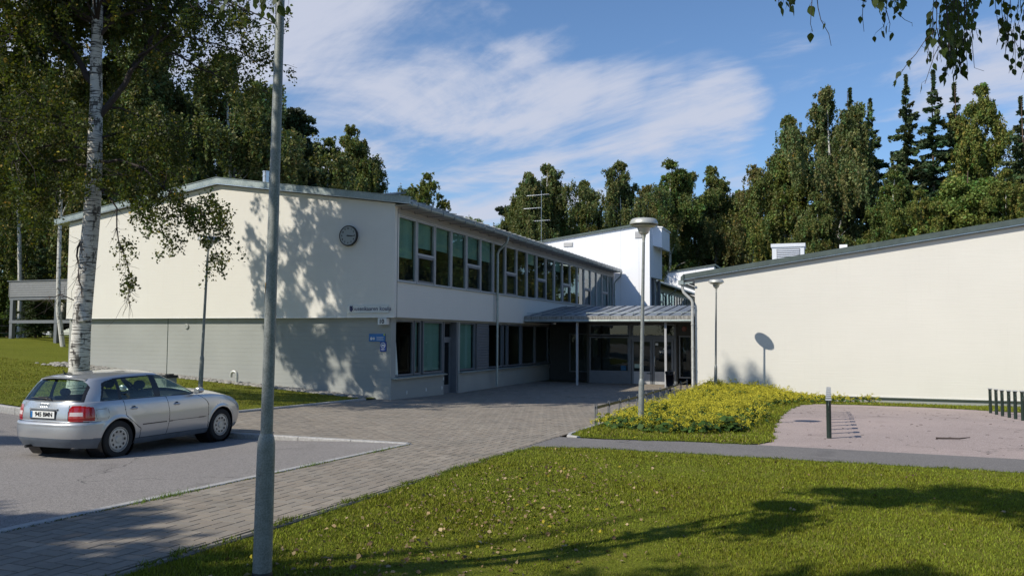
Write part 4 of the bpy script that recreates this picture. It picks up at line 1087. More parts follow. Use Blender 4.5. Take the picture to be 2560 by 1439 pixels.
# greenhouse
gx_, gy_ = outline(9, 3.6, NU)
GR = [(0,-.690),(.3,-.615),(.6,-.535),(.85,-.462),(1.0,-.40)]
GF = [(0,2.13),(.3,1.90),(.6,1.64),(.85,1.38),(1.0,1.20)]
GH = [(0,.788),(.3,.755),(.6,.700),(.85,.640),(.95,.612),(1.0,.585)]
def zrail(x): return sip(x, [(-.6,1.30),(-.35,1.325),(0,1.355),(.5,1.378),(.9,1.375),(1.2,1.345),(1.6,1.30),(2.2,1.25)])
NG = 50; gh = np.zeros((NG, NU, 3))
for j, w in enumerate(np.linspace(0, 1, NG)):
    xr, xf, hw = float(sip(np.array([w]), GR)[0]), float(sip(np.array([w]), GF)[0]), float(sip(np.array([w]), GH)[0])
    x = (xr+xf)/2+(xf-xr)/2*gx_; y = gy_*hw
    taper = np.where(x > 1.2, 1-.10*((x-1.2)/.9)**2*w*0-.0, 1)*np.where(x < .2, 1-.045*((.2-x)/.9)**2, 1)
    zb_ = sip(x, ZT)+.0; zt_ = zrail(x); z = zb_+(zt_-zb_)*w
    gh[j] = np.stack([x, y*taper, z], 1)
def inpoly(x, z, poly):
    c = False; j = len(poly)-1
    for i in range(len(poly)):
        if (poly[i][1] > z) != (poly[j][1] > z) and x < (poly[j][0]-poly[i][0])*(z-poly[i][1])/(poly[j][1]-poly[i][1])+poly[i][0]: c = not c
        j = i
    return c
W_q = [(-.30,.975),(.03,.975),(.03,1.285),(-.10,1.262),(-.17,1.235)]
W_r = [(.10,.975),(.82,.972),(.80,1.322),(.10,1.298)]
W_f = [(.97,.972),(1.80,.965),(1.34,1.255),(1.12,1.312),(.94,1.325)]
frame = [(-.335,.955),(1.90,.945),(1.38,1.275),(1.14,1.333),(.85,1.343),(.05,1.318),(-.15,1.275),(-.22,1.245)]
def ghpart(c):
    x, y, z = c; s = abs(y); k = '_R' if y < 0 else '_L'
    slope_side = s > .50 and x > -.40
    if s > .545 and -.36 < x < 1.95:
        if inpoly(x, z, W_q): return 'win_q'+k
        if inpoly(x, z, W_r): return 'win_r'+k
        if inpoly(x, z, W_f): return 'win_f'+k
        if inpoly(x, z, frame): return 'window_trim'
    if x < -.40:
        lim = .66-.22*(z-.96)
        if .985 < z < 1.292 and s < lim-.045: return 'rear_window'
        if .955 < z < 1.312 and s < lim: return 'rear_trim'
    if x > 1.2 and s < .70-.5*(z-.95) and .95 < z < 1.325: return 'windscreen' if s < .66-.5*(z-.95) and z < 1.31 else 'window_trim'
    return 'body'
for j in range(NG-1):
    A, B_ = gh[j], gh[j+1]
    for i in range(NU):
        k = (i+1) % NU; q = (tuple(A[i]), tuple(A[k]), tuple(B_[k]), tuple(B_[i])); c = tuple(sum(p[a] for p in q)/4 for a in range(3))
        put(ghpart(c), q, 0)
prevr = [tuple(p) for p in gh[-1]]; cxr = .42
for q_ in range(1, 17):
    f = q_/16; cur = []
    for p in gh[-1]:
        x, y, z = p; xx = x+(cxr-x)*f*f*.0; cur.append((x, y*(1-f), z+.055*(1-(1-f)**2.2)))
    for i in range(NU): k = (i+1) % NU; put('roof', (prevr[i], prevr[k], cur[k], cur[i]), 0)
    prevr = cur
def cpart(key, name, mats, parent=car, lab=None):
    m = MB()
    for q, mi in buck.get(key, []): m.face(q, mi)
    if not m.f: return None
    me = bpy.data.meshes.new(name); me.from_pydata(m.v, [], m.f)
    for x in (mats if isinstance(mats, list) else [mats]): me.materials.append(x)
    me.polygons.foreach_set('material_index', m.m)
    bm = bmesh.new(); bm.from_mesh(me); bmesh.ops.remove_doubles(bm, verts=bm.verts, dist=2e-5)
    bmesh.ops.dissolve_degenerate(bm, edges=bm.edges, dist=1e-6)
    for f in bm.faces: f.smooth = True
    bm.to_mesh(me); bm.free()
    o = bpy.data.objects.new(name, me); COL.objects.link(o); o.parent = parent
    if lab: o['label'] = lab
    return o
for k, mm_ in (('body', M_paint), ('roof', M_paint), ('bonnet', M_paint), ('rear_bumper', M_paint), ('front_bumper', M_paint)): cpart(k, k, mm_)
for sd in ('_R', '_L'):
    dr = cpart('door_rear'+sd, 'rear_door', M_paint); df = cpart('door_front'+sd, 'front_door', M_paint)
    cpart('win_r'+sd, 'window', M_carglass, dr); cpart('win_f'+sd, 'window', M_carglass, df); cpart('win_q'+sd, 'quarter_window', M_carglass)
    cpart('tail_light'+sd, 'tail_light', [M_red, M_clear]); cpart('headlight'+sd, 'headlight', M_headl); cpart('sill'+sd, 'sill', M_bumplow)
    sg_ = -1 if sd == '_R' else 1
    for d_, xh in ((dr, .30), (df, 1.30)):
        m = MB(); m.tube([(xh-.075,sg_*.845,.80),(xh-.04,sg_*.872,.806),(xh+.05,sg_*.872,.806),(xh+.075,sg_*.847,.80)], [.008,.017,.017,.010], 10); sub(m, 'door_handle', M_paint, d_, smooth=True)
        m = MB(); m.lathe([(0,.0),(.038,.0),(.05,-.004)], (xh,sg_*.8535,.795), 16, 'y'); sub(m, 'handle_recess', M_trim, d_)
    m = MB()
    m.tube([(1.80,sg_*.80,.985),(1.80,sg_*.85,1.0)], .02, 8)
    i0 = len(m.v); 
    for a, sx, sy in ((-.5,.2,.5),(-.42,.75,.8),(-.1,1,1),(.3,.95,.95),(.5,.5,.6)):
        for j in range(14): t_ = 2*math.pi*j/14; m.v.append((1.79+a*.14, sg_*.92+.085*sy*math.cos(t_), 1.02+.058*sy*math.sin(t_)))
    for a in range(4):
        for j in range(14): u_ = i0+a*14+j; w_ = i0+a*14+(j+1)%14; m.f.append((u_,w_,w_+14,u_+14)); m.m.append(0)
    m.f.append(tuple(i0+j for j in range(14))); m.m.append(0); m.f.append(tuple(i0+56+j for j in range(14))); m.m.append(0)
    mi_ = sub(m, 'wing_mirror', M_paint, car, smooth=True)
    m = MB(); m.face([(1.717,sg_*.92-.055,.985),(1.717,sg_*.92+.055,.985),(1.717,sg_*.92+.055,1.055),(1.717,sg_*.92-.055,1.055)]); sub(m, 'mirror_glass', M_alu, mi_)
cpart('flap_gap', 'fuel_flap_gap', simple('flap_gap_grey', (.16,.165,.17), .5, .3)); cpart('seam', 'panel_gap', M_trim); cpart('bumper_skirt', 'bumper_skirt', M_bumplow); cpart('front_skirt', 'bumper_skirt', M_bumplow)
cpart('plate_recess', 'plate_recess', simple('recess_paint', (.30,.31,.33), .5, .3)); cpart('window_trim', 'window_trim', M_trim); cpart('rear_trim', 'window_trim', M_trim)
rw = cpart('rear_window', 'rear_window', M_carglass); cpart('windscreen', 'windscreen', M_carglass)
m = MB()
m.box(-.55,3.0,-.60,.60,.21,.26); m.box(.45,2.05,-.70,.70,.26,.5); m.box(2.93,2.97,-.6,.6,.26,.6); m.box(-.60,-.56,-.60,.60,.30,.8); m.box(1.92,2.0,-.72,.72,.5,.98)
for xa in (0., 2.51):
    for s_ in (-1, 1):
        m.lathe([(.34,.52*s_),(.37,.54*s_),(.37,.80*s_),(.352,.84*s_)], (xa,0,.31), 40, 'y', cap=False); m.lathe([(0,.50*s_),(.37,.50*s_)], (xa,0,.31), 24, 'y')
for s_ in (-1, 1): m.box(.36,2.0,.765*s_,.72*s_,.42,.93)
sub(m, 'chassis', M_trim, car)
m = MB()
def ell(mb, c, r, seg=14):
    i0 = len(mb.v)
    for a in range(1, 8):
        ph = math.pi*a/8
        for j in range(seg): t_ = 2*math.pi*j/seg; mb.v.append((c[0]+r[0]*math.sin(ph)*math.cos(t_), c[1]+r[1]*math.sin(ph)*math.sin(t_), c[2]+r[2]*math.cos(ph)))
    for a in range(6):
        for j in range(seg): u_ = i0+a*seg+j; w_ = i0+a*seg+(j+1)%seg; mb.f.append((u_,w_,w_+seg,u_+seg)); mb.m.append(0)
    mb.f.append(tuple(i0+j for j in range(seg))); mb.m.append(0); mb.f.append(tuple(i0+6*seg+j for j in range(seg))); mb.m.append(0)
for s_ in (-.36, .36):
    m = MB(); m.prism([(1.05,.4),(1.20,.4),(.98,1.06),(.86,1.06)], 'y', s_-.22, s_+.22); sub(m, 'seat', M_seat, car, bevel=.03)
    m = MB(); ell(m, (.90,s_,1.16), (.05,.13,.085)); m.tube([(.91,s_-.05,1.0),(.90,s_-.05,1.12)], .008, 6); m.tube([(.91,s_+.05,1.0),(.90,s_+.05,1.12)], .008, 6); sub(m, 'headrest', M_seat, car, smooth=True)
    m = MB(); ell(m, (-.02,s_,1.06), (.05,.12,.075)); sub(m, 'headrest', M_seat, car, smooth=True)
m = MB(); m.prism([(.15,.4),(.30,.4),(.05,.99),(-.06,.99)], 'y', -.64, .64); sub(m, 'rear_seat', M_seat, car, bevel=.03)
m = MB(); m.lathe([(.165,0),(.185,.01),(.185,-.01),(.165,0)], (0,0,0), 24, 'x', cap=False); o = sub(m, 'steering_wheel', M_black, car); o.location = (1.55,.36,.93)
m = MB(); m.prism([(1.65,.6),(2.05,.6),(2.05,.95),(1.85,.97),(1.65,.93)], 'y', -.7, .7); sub(m, 'dashboard', M_black, car)
# wheels
for xa in (0., 2.51):
    for s_ in (-1, 1):
        w = bpy.data.objects.new('wheel', None); COL.objects.link(w); w.parent = car; w.location = (xa, s_*.755, .31)
        m = MB(); m.lathe([(.205,-.09*s_),(.285,-.097*s_),(.304,-.08*s_),(.311,-.05*s_),(.312,.05*s_),(.305,.082*s_),(.288,.098*s_),(.235,.104*s_),(.212,.098*s_),(.205,.085*s_)], (0,0,0), 56, 'y', cap=False)
        sub(m, 'tyre', M_tyre, w, smooth=True)
        m = MB(); m.lathe([(.0,.082*s_),(.055,.084*s_),(.062,.076*s_),(.10,.075*s_),(.165,.090*s_),(.180,.086*s_),(.186,.066*s_),(.192,.068*s_),(.198,.094*s_),(.207,.094*s_),(.210,.08*s_)], (0,0,0), 56, 'y'); sub(m, 'rim', M_rim, w, smooth=True)
        m = MB()
        for k in range(10):
            a = 2*math.pi*k/10; m.lathe([(0,.0),(.0235,.0)], (.136*math.cos(a),.0865*s_,.136*math.sin(a)), 14, 'y')
        sub(m, 'wheel_holes', M_black, w, recalc=False)
        m = MB(); m.lathe([(.0,.088*s_),(.046,.087*s_),(.05,.083*s_)], (0,0,0), 24, 'y'); sub(m, 'hub_cap', M_lampgrey, w, smooth=True)
# rear details
def rear_x(y, z):                                  # body surface at the back
    a = (3.38+.75)/2; c0 = (3.30+float(sip(np.array([z]), XR)[0]))/2; return c0-(c0-float(sip(np.array([z]), XR)[0]))*(1-min(.98,abs(y)/.84)**3.0)**(1/11)
px_ = rear_x(.2,.76)-.004
pl = MB(); pl.box(px_-.012,px_,-.26,.26,.70,.812); plo = sub(pl, 'number_plate', simple('plate_white', (.78,.78,.76), .4, 0, .02), car, bevel=.004)
m = MB(); add_text(m, '945 BMN', .098, (px_-.0145,-.03,.757), (0,-1,0), (0,0,1), bold=.0022); sub(m, 'plate_text', M_black, plo)
m = MB(); m.box(px_-.0145,px_-.0122,.215,.256,.705,.808); sub(m, 'plate_band', M_blue, plo)
m = MB(); m.box(px_-.010,px_+.004,-.275,.275,.686,.6995); m.box(px_-.010,px_+.004,-.275,.275,.8125,.822); m.box(px_-.010,px_+.004,-.275,-.2605,.6995,.8125); m.box(px_-.010,px_+.004,.2605,.275,.6995,.8125); sub(m, 'plate_frame', M_black, plo)
ex = rear_x(.05,.905)-.006
m = MB()
for k in range(4):
    cy = .0645-.043*k; n = 22
    m.tube([(ex-.002*(k % 2), cy+.030*math.cos(2*math.pi*j/n), .905+.030*math.sin(2*math.pi*j/n)) for j in range(n+1)], .0042, 6)
sub(m, 'ring_emblem', M_alu, car, smooth=True)
m = MB(); m.box(rear_x(0,.84)-.012,rear_x(0,.84)+.004,-.30,.30,.833,.858); m.tube([(rear_x(0,.875)-.004,0,.872),(rear_x(0,.875)+.005,0,.872)], .012, 12); sub(m, 'boot_handle', M_paint, car, bevel=.005)
# wiper over the glass, antenna, spoiler
m = MB(); m.tube([(-.705,.0,.985),(-.72,-.0,1.0),(-.70,-.10,1.0),(-.675,.0,1.03),(-.66,.22,1.03)], .009, 8); m.tube([(-.69,-.02,1.012),(-.672,.36,1.018)], .007, 6); sub(m, 'rear_wiper', M_black, car, smooth=True)
m = MB(); m.tube([(-.30,.05,1.385),(-.36,.05,1.46)], [.012,.004], 8); m.tube([(-.26,.05,1.378),(-.34,.05,1.392)], .018, 8); sub(m, 'roof_antenna', M_black, car, smooth=True)
m = MB(); n = 30; i0 = 0
for j in range(n+1):
    y = -.49+.98*j/n; xr_ = -.445+.06*(abs(y)/.49)**3; zz = 1.345-.035*(abs(y)/.5)**2
    for dx, dz in ((.0,.0),(.10,.025),(.14,.012),(.10,-.012),(.0,-.018)): m.v.append((xr_+dx-.01, y, zz+dz))
for j in range(n):
    for k in range(5): a = j*5+k; b = j*5+(k+1)%5; m.f.append((a,b,b+5,a+5)); m.m.append(0)
m.f.append(tuple(range(5))); m.m.append(0); m.f.append(tuple(n*5+k for k in range(5))); m.m.append(0)
sub(m, 'roof_spoiler', M_paint, car, smooth=True)
m = MB(); m.tube([(-.55,.3,.24),(-.80,.3,.235)], .025, 12); sub(m, 'exhaust_pipe', M_black, car)

# ================================================================= vegetation
def leaf_quads(P, size, rs, elong=1.5, vert=.6, up=None):
    """P (N,3) centres -> (N*4,3) diamond leaves of mixed orientation, hanging by `vert`"""
    n = len(P); a = rs.normal(size=(n,3)); a[:,2] = a[:,2]*(1-vert) - vert*1.6
    a /= np.linalg.norm(a, axis=1, keepdims=True)
    if up is not None: a = up
    b = rs.normal(size=(n,3)); b -= (b*a).sum(1, keepdims=True)*a; b /= np.linalg.norm(b, axis=1, keepdims=True)+1e-9
    s = size*rs.uniform(.65, 1.3, (n,1)) if np.isscalar(size) else size[:,None]
    A, B_ = a*s*elong*.5, b*s*.5
    nrm = np.cross(a, b); bend = nrm*s*rs.uniform(-.15,.15,(n,1))
    return np.stack([P-A, P+B_*.9-A*.15+bend, P+A, P-B_*.9-A*.15+bend], 1).reshape(-1,3)
def colors(n, base, rs, var=.25, yellow=.0, grp=None):
    c = np.tile(np.array(base), (n,1))*rs.normal(1, var, (n,1)).clip(.35,1.9)
    c[:,0] *= rs.normal(1, .15, n).clip(.6,1.6)
    if yellow: k = rs.random(n) < yellow; c[k] = np.array([.30,.22,.03])*rs.uniform(.6,1.2,(k.sum(),1))
    return c
PROTO = []
def make_trunk(name, pts, rads, mat, parent, branches=()):
    m = MB(); m.tube(pts, rads, 10)
    for p, r in branches: m.tube(p, r, 5, cap=False)
    return sub(m, name, mat, parent, smooth=True)
def arc(p0, az, el0, el1, L, n=6):
    pts = [np.array(p0, float)]
    for k in range(n):
        el = el0+(el1-el0)*(k/(n-1)); pts.append(pts[-1]+L/n*np.array([math.cos(az)*math.cos(el), math.sin(az)*math.cos(el), math.sin(el)]))
    return np.array(pts)
def birch_proto(seed, H=20., spread=3.6, n=42000, base=.12, size=.13, col=(.13,.15,.045), hang=2.0, bare=.0, forks=1, pale=M_barkfar, yellow=.004, gaps=.35):
    rs = np.random.default_rng(seed); t = thing('birch_tree', 'x', 'tree')
    lean = rs.normal(0,.03,2); k = np.linspace(0,1,9)
    tp = np.stack([lean[0]*H*k+.25*np.sin(k*5+seed), lean[1]*H*k+.2*np.cos(k*4+seed)-.2, H*k], 1); tp[0,:2] = 0
    rad = .17*(H/20)*(1-k)**.8+.02
    br, arcs = [], []
    leaders = [(tp, rad, 0.)]
    for q in range(2):                                   # secondary leaders make the ragged double tops
        f0 = rs.uniform(.38,.58); az = rs.random()*6.283; e = rs.uniform(.55,1.1)*spread*.36; ht = rs.uniform(.80,.95); kk = np.linspace(0,1,8)
        p0 = np.array([np.interp(f0, k, tp[:,j]) for j in range(3)])
        lp = np.stack([p0[0]+math.cos(az)*e*kk**.6, p0[1]+math.sin(az)*e*kk**.6, p0[2]+(ht*H-p0[2])*kk], 1)
        leaders.append((lp, .075*(1-kk)+.015, f0)); br.append((lp, list(.075*(1-kk)+.015)))
    nb = 46
    for i in range(nb):
        li = 0 if i % 5 < 3 else 1+(i % 2); lp, _, f0 = leaders[li]; n_l = len(lp); kk = np.linspace(0,1,n_l)
        g = ((i+rs.random()*.8)/nb); g = base+(.985-base)*g if li == 0 else .12+.86*g
        p0 = np.array([np.interp(g, kk, lp[:,j]) for j in range(3)]); f = p0[2]/H; topd = (lp[-1,2]-p0[2])/H
        prof = (math.sin(math.pi*min(1,max(0,(f-base)/(1-base))*.90+.12))**.7)
        L = spread*(.35+.75*prof)*rs.uniform(.55,1.25)*min(1, (topd/.34)**.8+.05)*(1 if li == 0 else .75); az = rs.random()*6.283
        a = arc(p0, az, R(rs.uniform(45,75)), R(rs.uniform(-25,25)), L); arcs.append(a)
        br.append((a[:5], list(np.linspace(.05*(1-f)+.022, .008, 5))))
        for _ in range(2):
            j = rs.integers(2,5); a2 = arc(a[j], az+rs.normal(0,.8), R(rs.uniform(10,65)), R(-30), L*.5, 4); arcs.append(a2)
    make_trunk('trunk', tp, rad, pale, t, br)
    # hanging strands
    ns = int(n/30); bi = rs.integers(0, len(arcs), ns); tt = rs.uniform(.25,1,ns)**.7
    allp = np.stack([np.vstack([a, np.repeat(a[-1:], max(0,7-len(a)), 0)])[:7] for a in arcs])
    idx = np.minimum((tt*6).astype(int), 5); fr = tt*6-idx
    S0 = allp[bi, idx]*(1-fr[:,None])+allp[bi, idx+1]*fr[:,None]+rs.normal(0,1,(ns,3))*[.26,.26,.2]
    hl = hang*rs.uniform(.2,1.,ns)*np.clip((1.02-S0[:,2]/H)/.3, .22, 1)
    sd = rs.integers(0, ns, n); u = rs.random(n)
    P = S0[sd].copy(); P[:,2] -= u*hl[sd]; sway = rs.normal(0,.16,(ns,2)); P[:,:2] += sway[sd]*u[:,None]
    P += rs.normal(0,.07,(n,3)); P[:,2] = np.maximum(P[:,2], .6)
    cs = colors(ns, (1,1,1), rs, .22); c = colors(n, col, rs, .28, yellow)*cs[sd]
    np_mesh('crown', leaf_quads(P, size, rs, 1.5, .55), 4, M_leaf, c, t)
    return t
def spruce_proto(seed, H=20., n=52000, col=(.045,.072,.028), wide=.24, size=.15):
    rs = np.random.default_rng(seed); t = thing('spruce_tree', 'x', 'tree'); k = np.linspace(0,1,7)
    tp = np.stack([.1*np.sin(k*4), .1*np.cos(k*3)-.1, H*k], 1); make_trunk('trunk', tp, .2*(1-k)+.015, M_barkbrown, t)
    segs = []; h = .10*H
    while h < H-.25:
        L = min(3.3, wide*(H-h)**.95+.05)
        for _ in range(int(rs.integers(4,8))):
            l = L*rs.uniform(.55,1.15) if rs.random() > .05 else L*1.45
            segs.append((h+rs.normal(0,.12), rs.random()*6.283, l, rs.uniform(-.45,.05)-.22*(1-h/H)))
        h += rs.uniform(.42,.72)
    segs = np.array(segs); w = segs[:,2]**1.3; w /= w.sum(); si = rs.choice(len(segs), n, p=w); u = rs.random(n)**.7
    h0, az, L, dr = segs[si].T
    side = rs.normal(0,1,n)*.15*L*(1-u*.75)*.9
    P = np.stack([np.cos(az)*u*L-np.sin(az)*side, np.sin(az)*u*L+np.cos(az)*side, h0+dr*u*L+.22*u*u*L-np.abs(rs.normal(0,.12,n))-np.abs(side)*.25], 1)
    top = rs.random(n) < .004; P[top] = np.stack([rs.normal(0,.03,top.sum()), rs.normal(0,.03,top.sum()), H-rs.random(top.sum())*1.0+.25], 1)
    up = np.stack([np.cos(az), np.sin(az), -.35+.5*u], 1)+rs.normal(0,.45,(n,3)); up /= np.linalg.norm(up, axis=1, keepdims=True)
    sc = colors(len(segs), (1,1,1), rs, .25); c = colors(n, col, rs, .25)*sc[si]
    np_mesh('crown', leaf_quads(P, size, rs, 1.9, 0, up), 4, M_needle, c, t); return t
def pine_proto(seed, H=18., n=16000):
    rs = np.random.default_rng(seed); t = thing('pine_tree', 'x', 'tree'); k = np.linspace(0,1,7)
    tp = np.stack([.5*np.sin(k*2), .3*k, H*.97*k], 1); br, cl = [], []
    for i in range(46):
        f = rs.uniform(.42,.98); p0 = np.array([np.interp(f,k,tp[:,j]) for j in range(3)]); L = (1-f)*4.6+.7; L *= rs.uniform(.5,1.15)
        a = arc(p0, rs.random()*6.283, R(rs.uniform(0,35)), R(rs.uniform(-5,25)), L, 5); br.append((a, list(np.linspace(.05,.012,6)))); cl += [(a[-1], .75), (a[3]+rs.normal(0,.25,3), .6)]
    make_trunk('trunk', tp, .2*(1-k)+.03, M_barkbrown, t, br)
    C = np.array([c for c, _ in cl]); ci = rs.integers(0,len(C),n); d = rs.normal(size=(n,3)); d /= np.linalg.norm(d,axis=1,keepdims=True)
    P = C[ci]+d*np.array([.75,.75,.30])*rs.random((n,1))**.4
    np_mesh('crown', leaf_quads(P, .22, rs, 1.7, .0), 4, M_needle, colors(n,(.055,.085,.04),rs,.3)*colors(len(C),(1,1,1),rs,.2)[ci], t); return t
def bush_proto(seed, H=9., n=16000, col=(.05,.085,.02), wid=3.2, name='leafy_tree', size=.26, low=.12):
    rs = np.random.default_rng(seed); t = thing(name, 'x', 'tree'); k = np.linspace(0,1,6)
    tp = np.stack([.2*np.sin(k*3), .2*k, H*.85*k], 1); br, C = [], []
    for i in range(110 if H > 10 else 60):
        f = rs.uniform(low,1); p0 = np.array([np.interp(f*.9,k,tp[:,j]) for j in range(3)]); az = rs.random()*6.283
        L = wid*math.sin(math.pi*min(1,f*.72+.22))**.8*rs.uniform(.45,1.05); a = arc(p0, az, R(rs.uniform(15,60)), R(rs.uniform(-10,30)), L, 5)
        br.append((a, list(np.linspace(.05,.01,6)))); C += [a[-1], a[3], a[4]+rs.normal(0,.3,3)]
    make_trunk('trunk', tp, .16*(1-k)+.03, M_barkbrown, t, br)
    C = np.array(C); ci = rs.integers(0,len(C),n); d = rs.normal(size=(n,3)); d /= np.linalg.norm(d,axis=1,keepdims=True)
    P = C[ci]+d*np.array([.75,.75,.55])*rs.random((n,1))**.4; P[:,2] = np.maximum(P[:,2], .1)
    np_mesh('crown', leaf_quads(P, size, rs, 1.3, .2), 4, M_leaf, colors(n,col,rs,.28)*colors(len(C),(1,1,1),rs,.2)[ci], t); return t

B1 = birch_proto(11, 20, 4.6, 78000)
B2 = birch_proto(12, 20, 5.4, 95000, col=(.13,.15,.055), hang=2.6)
B3 = birch_proto(13, 20, 4.0, 70000, col=(.115,.15,.04), base=.06)
B4 = birch_proto(14, 20, 4.2, 36000, base=.38, col=(.15,.14,.05), yellow=.02)       # thin, brownish, bare below
B5 = birch_proto(15, 20, 5.0, 84000, col=(.15,.17,.04), base=.03, hang=1.5)
S1 = spruce_proto(21, 20); S2 = spruce_proto(22, 20, wide=.30, n=64000, col=(.058,.084,.032))
PN = pine_proto(31); L1 = bush_proto(41, 18., 64000, (.11,.15,.04), 4.6, size=.165); L2 = bush_proto(42, 18., 64000, (.13,.18,.04), 5.4, size=.165)
L3 = bush_proto(43, 3.2, 7000, (.075,.13,.022), 2.2, 'leafy_bush', .2, .02)
used = set()
def plant(proto, px, ytop, depth, label, rz=None, sx=1.0, H0=20., wmul=None):
    """stand a tree so that its foot is on the terrain and its top reaches the height seen in the photograph"""
    p = at(px, 835, depth); z0 = zg(p.x, p.y)-.2; zt = at(px, ytop, depth).z; s = (zt-z0)/H0
    w = s*sx; rz = random.random()*6.28 if rz is None else rz
    if proto.name not in used: used.add(proto.name); o = proto; o.location = (p.x,p.y,z0); o.rotation_euler = (0,0,rz); o.scale = (w,w,s); o['label'] = label
    else: o = dup(proto, (p.x,p.y,z0), rz, label, (w,w,s))
    return o
G_ = 'trees standing behind the school'
def row(items, group=G_):
    for it in items:
        o = plant(*it[:5], **(it[5] if len(it) > 5 else {})); o['group'] = group
H9 = dict(H0=18.); HP = dict(H0=18.); H3 = dict(H0=3.2)
row([
 (B2, -60, 100, 50, 'birch cut by the left photo edge, behind the foreground birch'),
 (B1, 60, 150, 52, 'birch near the left edge with blue sky above its crown'),
 (B3, 150, 190, 56, 'birch directly behind the left side of the white-barked foreground trunk'),
 (B2, 335, 35, 50, 'tall birch whose top shows in the sky right of the foreground trunk'),
 (B5, 250, 150, 60, 'mid-green birch hidden behind the foreground trunk'),
 (S1, 455, 230, 58, 'dark spruce between the tall left birch and the broad weeping birch'),
 (B2, 560, 120, 50, 'broad weeping birch left of the foreground lamp pole, hanging over the gable ridge', dict(sx=1.15)),
 (B3, 640, 215, 54, 'narrow weeping birch just left of the foreground lamp pole'),
 (S2, 400, 330, 62, 'low dark spruce behind the gable ridge'),
 (PN, 706, 245, 60, 'pine with layered branches seen right behind the foreground lamp pole', HP),
 (PN, 745, 330, 64, 'smaller pine right of the foreground lamp pole', HP),
 (B5, 790, 335, 62, 'olive birch directly right of the pine'),
 (B1, 868, 305, 60, 'tallest birch above the gable right slope, with ragged top', dict(sx=.95)),
 (B2, 925, 395, 60, 'low weeping birch at the right end of the gable roof', dict(sx=.8)),
 (B3, 835, 370, 66, 'birch squeezed behind the tallest birch of the gable slope'),
 (B5, 1050, 425, 88, 'lone birch in the sky gap above the roof corner', dict(sx=.95)),
 (L2, 1172, 478, 92, 'rounded leafy tree right of the lone birch', H9),
 (L1, 1120, 515, 95, 'small leafy tree low between the lone birch and the rounded tree', H9),
 (L2, 1235, 500, 95, 'leafy tree between the rounded tree and the antenna', H9),
 (PN, 1275, 500, 90, 'dark pine left of the antenna mast', HP),
 (B1, 1310, 430, 88, 'slim birch just left of the antenna mast', dict(sx=.75)),
 (B2, 1362, 405, 84, 'dense weeping birch directly behind the antenna mast', dict(sx=.95)),
 (B3, 1418, 440, 86, 'birch right of the antenna mast'),
 (B1, 1475, 450, 92, 'flat-topped birch between the antenna and the white hall'),
 (B2, 1555, 398, 84, 'tall weeping birch above the peak of the white hall block', dict(sx=.9)),
 (B4, 1612, 455, 104, 'thin birch behind the head of the middle lamp'),
 (B3, 1662, 405, 104, 'birch with pointed crown just right of the middle lamp head', dict(sx=1.1)),
 (B2, 1735, 425, 106, 'dark birch above the right edge of the white hall block'),
 (B1, 1795, 412, 105, 'birch with feathery top left of the bare-stemmed birch'),
 (B4, 1893, 400, 100, 'bare-stemmed birch with forked white limbs left of the roof ventilator', dict(sx=1.0)),
 (B5, 1845, 470, 108, 'low birch behind the bare-stemmed birch'),
 (B5, 1955, 400, 66, 'yellowish birch above the roof ventilator', dict(sx=.9)),
 (B2, 2080, 205, 62, 'big grey-green birch with a thin top and white stem, left of the dark spruces', dict(sx=.80)),
 (B1, 2000, 285, 66, 'birch forming the left shoulder of the big grey-green birch', dict(sx=.9)),
 (S1, 2137, 218, 66, 'dark spruce directly right of the big grey-green birch'),
 (S1, 2188, 245, 64, 'slightly lower dark spruce second from the big grey-green birch'),
 (S2, 2280, 185, 60, 'pointed spruce left of the hanging leaf cluster', dict(sx=.9)),
 (S1, 2350, 172, 58, 'tallest spruce behind the hanging leaf cluster'),
 (S2, 2402, 205, 58, 'broad spruce with outstretched limbs right of the tallest spruce'),
 (B5, 2490, 190, 56, 'brownish birch with rounded top near the right photo edge', dict(sx=.75)),
 (S2, 2570, 240, 54, 'spruce cut by the right photo edge'),
 (B3, 2210, 430, 56, 'olive birch in front of the dark spruces'),
 (B5, 2330, 470, 52, 'low olive birch above the long sloping roof'),
 (L2, 2430, 330, 52, 'bright leafy tree below the brownish birch', H9),
 (B5, 2540, 420, 50, 'leafy birch above the right end of the sloping roof'),
 (B1, 2060, 480, 58, 'birch with white stem just above the roof right of the ventilator'),
])
